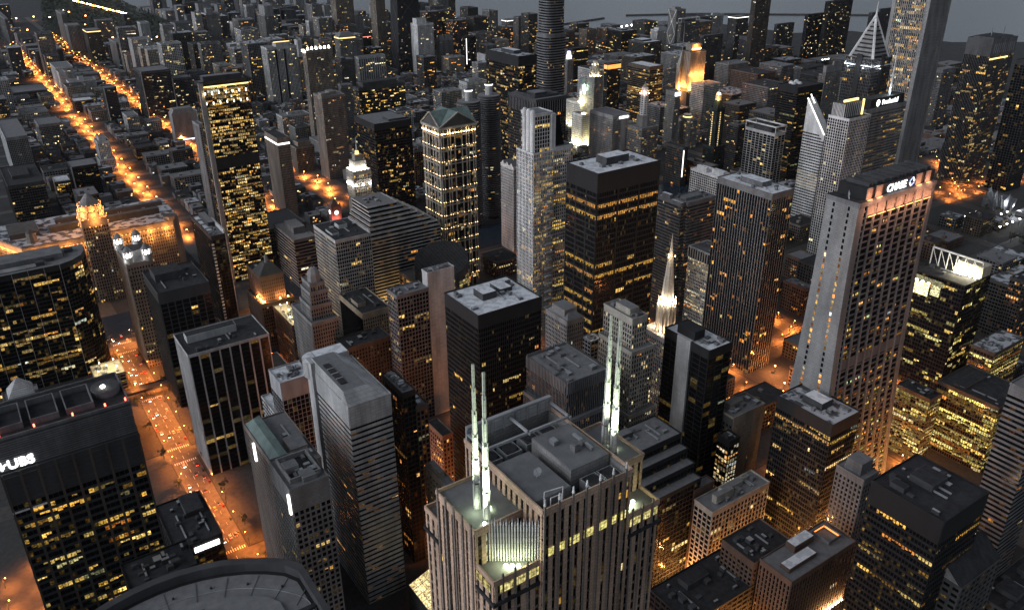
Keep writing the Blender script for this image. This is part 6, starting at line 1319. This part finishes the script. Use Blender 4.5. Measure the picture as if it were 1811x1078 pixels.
# ---- street lamps
def lamp_proto(rad, h):
    t = thing('street_lamp', 'x', 'street lamp', (0, 0, 0)); m = MB(); m.tube((0, 0, 0), (0, 0, h), .14, 'darkconc', 5); m.tube((0, 0, h), (1.6, 0, h + .3), .1, 'darkconc', 4); m.build('pole', t)
    m = MB(); m.cyl(1.6, 0, h - .2, h + .25, rad, rad * .5, 8, 'lamp_orange'); m.build('lamp_head', t); return t
LDATA = {}
def ldata(p, c, key):
    if key not in LDATA:
        L = bpy.data.lights.new('lamp_light', 'SPOT'); L.energy = p * EK * 1.5; L.color = c; L.shadow_soft_size = .5; L.spot_size = R(158); L.spot_blend = .7; LDATA[key] = L
    return LDATA[key]
PRO = {}
CLAIMED = [(1236, 588, 420, 110), (1268, 690, 190, 90), (446, 1120, 52, 330), (196, 700, 14, 170), (-75, 300, 112, 130), (-75, 430, 53, 400)]
def clear(x, y):
    for b in BOX:
        if b not in CLAIMED and b[0] - 1.8 < x < b[0] + b[2] + 1.8 and b[1] - 1.8 < y < b[1] + b[3] + 1.8: return False
    return True
def street_lamp(x, y, rz, label, group, rad=.5, power=14000, light=True, h=9.0):
    if not clear(x, y): return None
    rad = round(rad, 1); h = round(h); key = (rad, h)
    if key not in PRO: PRO[key] = lamp_proto(rad, h); r = PRO[key]
    else:
        r = PRO[key].copy(); COL.objects.link(r)
        for c in [o for o in PRO[key].children if o.type == 'MESH']: q = c.copy(); COL.objects.link(q); q.parent = r
    r.location = (x, y, -.15); r.rotation_euler = (0, 0, rz); r['label'] = label; r['group'] = group
    if light:
        o = bpy.data.objects.new('lamp_light', ldata(round(power, -3), (1, .275, .048), round(power, -3))); COL.objects.link(o); o.parent = r; o.location = (1.6, 0, h - .6)
    return r
NL = 0
for k in range(20):
    y = 352 + k * 27
    for X, rz in ((77.5, 0), (100.5, math.pi)):
        street_lamp(X, y + (13 if rz else 0), rz, 'orange sodium street lamp along the wide near avenue', 'street lamps along the near avenue', .42, 21000, True, 13); NL += 1
for s, a, b2 in ((215, 300, 860), (318, 220, 860), (440, 180, 860), (563, 230, 860), (690, 280, 860)):
    y = a; q = 0
    while y < b2:
        street_lamp(s + (-9.5 if q % 2 else 9.5), y, 0 if q % 2 else math.pi, 'orange street lamp deep in a canyon between downtown towers', 'street lamps between downtown towers', .42, 22000); y += 30; q += 1; NL += 1
for s, a, b2 in ((344, 230, 700), (490, 120, 720), (640, 120, 720), (757, 340, 760)):
    x = a; q = 0
    while x < b2: street_lamp(x, s + (-8 if q % 2 else 8), 1.57 if q % 2 else -1.57, 'orange street lamp deep in a canyon between downtown towers', 'street lamps between downtown towers', .42, 22000); x += 36; q += 1; NL += 1
for k in range(9):
    for X in (-49, -27): street_lamp(X, 360 + k * 24 + (11 if X > -40 else 0), 0 if X < -40 else math.pi, 'orange street lamp on the road past the left side of the lettered tower', 'street lamps left of the lettered tower', .42, 14000); NL += 1
for s in (225, 368):
    y = 1160; q = 0
    while y < (3300 if s == 225 else 3500):
        f = min(1.0, (y - 900) / 1500); street_lamp(s + (-8 if q % 2 else 8), y, 0 if q % 2 else math.pi, 'orange street lamp on a straight avenue running far north', 'street lamps on the far northern avenues', .9 + .7 * f, 60000 + 75000 * f, True, 9 + 6 * f); y += 24 + 22 * f; q += 1; NL += 1
for (x, y) in [(470, 1225), (478, 1250), (466, 1275), (480, 1300), (470, 1335), (484, 1360), (460, 1385), (475, 1410), (495, 1190), (455, 1170)]:
    street_lamp(x, y, 0, 'orange street lamp in the bright gap by the curved corner tower', 'street lamps by the curved corner tower', .9, 85000); NL += 1
for k in range(10):
    street_lamp(198.5 if k % 2 else 208.5, 690 + k * 19, 0 if k % 2 else math.pi, 'orange street lamp deep in a canyon between downtown towers', 'street lamps between downtown towers', .42, 22000)
for k in range(22):
    a = k / 21; street_lamp(1245 + 380 * a, 655 - 30 * a + (14 if k % 2 else -14), 0, 'orange lamp on the broad road by the dark lakeside park', 'lamps on the lakeside road', .7, 24000); NL += 1
for k in range(10): a = k / 9; street_lamp(1275 + 150 * a, 640 + 130 * a, 0, 'orange lamp on the broad road by the dark lakeside park', 'lamps on the lakeside road', .7, 24000); NL += 1
print('LAMPS', NL)
# shore and pier lamps
def glow_lamp(x, y, z, r, mat, label, group, hpole=8):
    t = thing('park_lamp', label, 'lamp', (x, y, 0), group); m = MB(); m.tube((0, 0, 0), (0, 0, z), .3, 'darkconc', 4); m.build('pole', t); m = MB(); m.cyl(0, 0, z, z + r * 1.4, r, r, 7, mat); m.build('lamp_head', t)
for k in range(34):
    a = k / 33; x = 640 + 90 * a + 6 * RND.random(); y = 4700 - 720 * a; glow_lamp(x - 14, y, 10, 3.0, 'lamp_orange' if RND.random() < .7 else 'lamp_white', 'lamp in the bright curve along the lake shore road', 'lamps along the lake shore road')
for k in range(26): glow_lamp(300 + 420 * RND.random(), 2900 + 1400 * RND.random(), 9, 2.4, RND.choice(('lamp_orange', 'lamp_orange', 'lamp_white')), 'scattered lamp in the dark far park', 'scattered lamps in the far park')
for k in range(14): glow_lamp(905 + 90 * RND.random(), 2760 + 130 * RND.random(), 9, 2.4, 'lamp_orange', 'orange lamp in the cluster by the harbour water', 'orange lamps by the harbour')
for k in range(13): glow_lamp(1160 + (k % 5) * 17 + 5 * RND.random(), 520 + (k // 5) * 26, 9, 1.0, 'lamp_white', 'white lamp in the rows beside the bandshell park', 'white lamps beside the bandshell park')
for k in range(9): glow_lamp(2000 + 30 * k, 2380 + 6 * k, 9, 3.2, 'lamp_white', 'white lamp on the long lit pier', 'white lamps on the pier')
for k in range(18): glow_lamp(1500 + 1300 * RND.random(), 900 + 900 * RND.random(), 9, 1.8, RND.choice(('lamp_white', 'lamp_orange')), 'scattered lamp among the dark lakeside blocks', 'scattered lamps among lakeside blocks')

# ---- cars on the near avenue
def car_proto(col, label):
    t = thing('car', label, 'car', (0, 0, 0), 'cars on the near avenue'); wall_mat('carpaint_' + label[:6], col, .35, .02)
    pm = 'carpaint_' + label[:6]; m = MB(); m.box(-.9, -2.25, .35, .9, 2.25, .85, pm); m.prism([(-.8, -1.7), (.8, -1.7), (.8, 1.0), (-.8, 1.0)], .85, 1.45, 'black', pm, [(-.65, -1.2), (.65, -1.2), (.65, .4), (-.65, .4)]); m.build('body', t)
    for X in (-.85, .85):
        for Y in (-1.4, 1.4):
            m = MB(); m.tube((X - .1, 0, 0), (X + .1, 0, 0), .34, 'tar', 10); m.build('wheel', t, (0, Y, .34))
    for X in (-.6, .6): m = MB(); m.box(-.28, 0, -.14, .28, .08, .14, 'head_white'); m.build('headlight', t, (X, 2.25, .65)); m = MB(); m.box(-.3, -.08, -.14, .3, 0, .14, 'tail_red'); m.build('taillight', t, (X, -2.25, .7))
    return t
cp = [car_proto((.5, .5, .5), 'silver'), car_proto((.03, .03, .035), 'black'), car_proto((.55, .40, .06), 'yellow'), car_proto((.3, .03, .03), 'red')]
used = [0] * 4; spots = []; PARK = []
for lane, (X, hd) in enumerate(((82.5, math.pi), (86.5, math.pi), (91.5, 0), (95.5, 0))):
    y = 352 + 9 * RND.random()
    while y < 900:
        if all(abs(y - s) > 13 for s in SY): spots.append((X + .5 * (RND.random() - .5), y, hd))
        y += 11 + 44 * RND.random() ** 1.4
for k in range(60):
    y = 356 + k * 9; X = 80.3 if k % 2 else 97.7
    if RND.random() < .5 and all(abs(y - s) > 15 for s in SY): PARK.append((X, y, math.pi if k % 2 else 0))
for (X, y, hd) in spots:
    k = RND.choice((0, 0, 1, 1, 1, 2, 3)); nm = ('silver', 'black', 'yellow', 'red')[k]
    if not used[k]: r = cp[k]; used[k] = 1
    else:
        r = cp[k].copy(); COL.objects.link(r)
        for c in cp[k].children: q = c.copy(); COL.objects.link(q); q.parent = r
    r.location = (X, y, -.14); r.rotation_euler = (0, 0, hd); r['label'] = nm + ' car ' + ('heading north with red tail lights' if hd == 0 else 'heading south with white headlights') + ' on the orange avenue'; r['group'] = nm + (' northbound' if hd == 0 else ' southbound') + ' cars on the near avenue'
pk = None
for (X, y, hd) in PARK:
    k = RND.choice((0, 1, 1, 3)); nm = ('silver', 'black', 'yellow', 'red')[k]
    r = cp[k].copy(); COL.objects.link(r)
    for c in cp[k].children:
        if c.name.startswith(('body', 'wheel')): q = c.copy(); COL.objects.link(q); q.parent = r
    r.location = (X, y, -.14); r.rotation_euler = (0, 0, hd); r['label'] = nm + ' car parked unlit at the kerb of the orange avenue'; r['group'] = nm + ' cars parked along the near avenue'
for k in range(4):
    if not used[k]: cp[k].location = (86.5, 905 + 8 * k, -.14); cp[k]['label'] = ('silver', 'black', 'yellow', 'red')[k] + ' car waiting at the far end of the orange avenue'
# ---- trees: downtown street trees and the far park wood
def tree_mesh(h, n, seed):
    r = random.Random(seed); m = MB(); cl = [(r.gauss(0, h * .16), r.gauss(0, h * .16), h * (.45 + .5 * r.random()), h * (.10 + .09 * r.random())) for _ in range(11)]
    for i in range(n):
        c = r.choice(cl); d = Vector((r.gauss(0, 1), r.gauss(0, 1), r.gauss(0, 1))).normalized() * c[3] * (.6 + .5 * r.random()); p = Vector(c[:3]) + d; s = h * .035 * (.6 + r.random()); a = d.orthogonal().normalized() * s; b = d.cross(a).normalized() * s
        m.poly([tuple(p - a - b), tuple(p + a - b * .6), tuple(p + b * 1.2)], 'leafmat')
    return m
TP = []
for sd in range(3):
    t = thing('street_tree', 'x', 'tree', (0, 0, 0)); m = MB(); m.cyl(0, 0, 0, 5, .28, .16, 7, 'barkmat')
    for k in range(5): a = k * 1.26 + sd; m.tube((0, 0, 3.2 + .3 * k), (1.7 * math.cos(a), 1.7 * math.sin(a), 5.4 + .4 * k), .08, 'barkmat', 4)
    m.build('trunk', t); tree_mesh(9, 420, sd).build('crown', t); TP.append([t, 0])
def plant(x, y, s, label, group):
    k = RND.randrange(3); P = TP[k]
    if P[1] == 0: r = P[0]; P[1] = 1
    else:
        r = P[0].copy(); COL.objects.link(r)
        for c in P[0].children: q = c.copy(); COL.objects.link(q); q.parent = r
    r.location = (x, y, -.05); r.rotation_euler = (0, 0, RND.random() * 6.28); r.scale = (s, s, s); r['label'] = label; r['group'] = group
for k in range(16): plant(104.5 if k % 2 else 75.5, 450 + k * 24 + 4 * RND.random(), .8 + .35 * RND.random(), 'small street tree on the pavement of the orange avenue', 'street trees along the near avenue')
for k in range(10): plant(128 + 10 * RND.random(), 470 + 9 * k, .9 + .3 * RND.random(), 'small tree in the lit court below the white striped tower', 'trees in the court below the white striped tower')
for k in range(40): plant(1130 + 260 * RND.random(), 440 + 150 * RND.random(), 1.0 + .5 * RND.random(), 'dark tree in the lakeside park near the bandshell', 'trees in the lakeside park')
m = MB(); rw = random.Random(5)
for i in range(15000):
    y = 2700 + 2600 * rw.random(); x = 250 + (y - 2700) * .12 + rw.random() * (520 - (y - 2700) * .09); z = 2 + 11 * rw.random(); s = 5 + 5 * rw.random(); a = rw.random() * 6.28
    m.poly([(x, y, z + s * .5), (x + s * math.cos(a), y + s * math.sin(a), z), (x - s * math.sin(a), y + s * math.cos(a), z + rw.random() * 3)], 'leafmat')
o = m.build('woods'); o['kind'] = 'stuff'; o['label'] = 'dark mass of park trees along the far lake shore'; o['category'] = 'woods'

if HAZE > 0:
    m = MB(); m.box(-5200, -3200, -3.5, 9200, 12200, 430, 'asphalt'); o = m.build('haze'); o['kind'] = 'stuff'; o['label'] = 'thin grey dusk haze lying over the whole city'; o['category'] = 'haze'
    hm = bpy.data.materials.new('haze_air'); hm.use_nodes = True; nt = hm.node_tree; nt.nodes.remove(nt.nodes['Principled BSDF']); pv_ = nt.nodes.new('ShaderNodeVolumePrincipled')
    pv_.inputs['Color'].default_value = (.80, .86, .95, 1); pv_.inputs['Density'].default_value = HAZE; pv_.inputs['Anisotropy'].default_value = .1
    nt.links.new(pv_.outputs['Volume'], nt.nodes['Material Output'].inputs['Volume']); o.data.materials.clear(); o.data.materials.append(hm)
# ================================================================== light, sky, camera
w = bpy.data.worlds.new('World'); scn.world = w; w.use_nodes = True; nt = w.node_tree; bg = nt.nodes['Background']
sky = nt.nodes.new('ShaderNodeTexSky'); sky.sky_type = 'NISHITA'; sky.sun_disc = False; sky.sun_elevation = R(4); sky.sun_rotation = R(-75); sky.air_density = 1.2; sky.dust_density = 2.0
hs = nt.nodes.new('ShaderNodeHueSaturation'); hs.inputs['Saturation'].default_value = .12
mx = nt.nodes.new('ShaderNodeMix'); mx.data_type = 'RGBA'; mx.blend_type = 'MULTIPLY'; mx.inputs[0].default_value = 1; mx.inputs[7].default_value = (.86, .95, 1.12, 1)
nt.links.new(sky.outputs['Color'], hs.inputs['Color']); nt.links.new(hs.outputs['Color'], mx.inputs[6])
tcw = nt.nodes.new('ShaderNodeTexCoord'); nzw = nt.nodes.new('ShaderNodeTexNoise'); nzw.inputs['Scale'].default_value = 3.2; nzw.inputs['Detail'].default_value = 5; mpw = nt.nodes.new('ShaderNodeMapping'); mpw.inputs['Scale'].default_value = (1, 1, 4)
rw_ = nt.nodes.new('ShaderNodeMapRange'); rw_.inputs['To Min'].default_value = .6; rw_.inputs['To Max'].default_value = 1.4; rw_.inputs['From Min'].default_value = .3; rw_.inputs['From Max'].default_value = .7
m2 = nt.nodes.new('ShaderNodeMix'); m2.data_type = 'RGBA'; m2.blend_type = 'MULTIPLY'; m2.inputs[0].default_value = 1
nt.links.new(tcw.outputs['Generated'], mpw.inputs['Vector']); nt.links.new(mpw.outputs['Vector'], nzw.inputs['Vector']); nt.links.new(nzw.outputs['Fac'], rw_.inputs['Value']); nt.links.new(mx.outputs[2], m2.inputs[6]); nt.links.new(rw_.outputs['Result'], m2.inputs[7]); nt.links.new(m2.outputs[2], bg.inputs['Color']); bg.inputs['Strength'].default_value = WORLD_S
sl = bpy.data.lights.new('sun', 'SUN'); sl.energy = SUN_S; sl.angle = R(40); sl.color = (.93, .96, 1.0); so = bpy.data.objects.new('sun', sl); COL.objects.link(so)
so.rotation_euler = Vector((.86, -.10, -.5)).to_track_quat('-Z', 'Y').to_euler()
cam = bpy.data.cameras.new('camera'); co = bpy.data.objects.new('camera', cam); COL.objects.link(co); scn.camera = co
yaw, pit, rol = 0.5971284, 0.4510596, -0.0056168
f = Vector((math.sin(yaw) * math.cos(pit), math.cos(yaw) * math.cos(pit), -math.sin(pit))); r0 = Vector((math.cos(yaw), -math.sin(yaw), 0)); u0 = r0.cross(f)
r1 = r0 * math.cos(rol) + u0 * math.sin(rol); u1 = u0 * math.cos(rol) - r0 * math.sin(rol)
from mathutils import Matrix
co.matrix_world = Matrix(((r1.x, u1.x, -f.x, CAM.x), (r1.y, u1.y, -f.y, CAM.y), (r1.z, u1.z, -f.z, CAM.z), (0, 0, 0, 1)))
cam.sensor_width = 36; cam.lens = 36 * 1453.79 / 1811; cam.clip_start = 1; cam.clip_end = 60000
scn.view_settings.view_transform = 'Standard'; scn.view_settings.look = 'None'; scn.view_settings.exposure = EXPO; scn.view_settings.gamma = 1
cy = scn.cycles; cy.use_denoising = True; cy.max_bounces = 4; cy.diffuse_bounces = 2; cy.glossy_bounces = 2; cy.transmission_bounces = 1; cy.sample_clamp_indirect = 3
try: cy.use_light_tree = True
except Exception: pass

# roof equipment belongs to its roof
for o in list(COL.objects):
    if o.name.split('.')[0] == 'roof' and o.parent is not None and o.get('kind') != 'stuff':
        for q in list(o.parent.children):
            if q.name.split('.')[0] in ('rooftop_unit', 'roof_duct', 'roof_hut', 'mechanical_penthouse', 'satellite_dish', 'roof_antenna', 'cooling_fan', 'roof_walkway', 'roof_frame', 'roof_dome'): q.parent = o
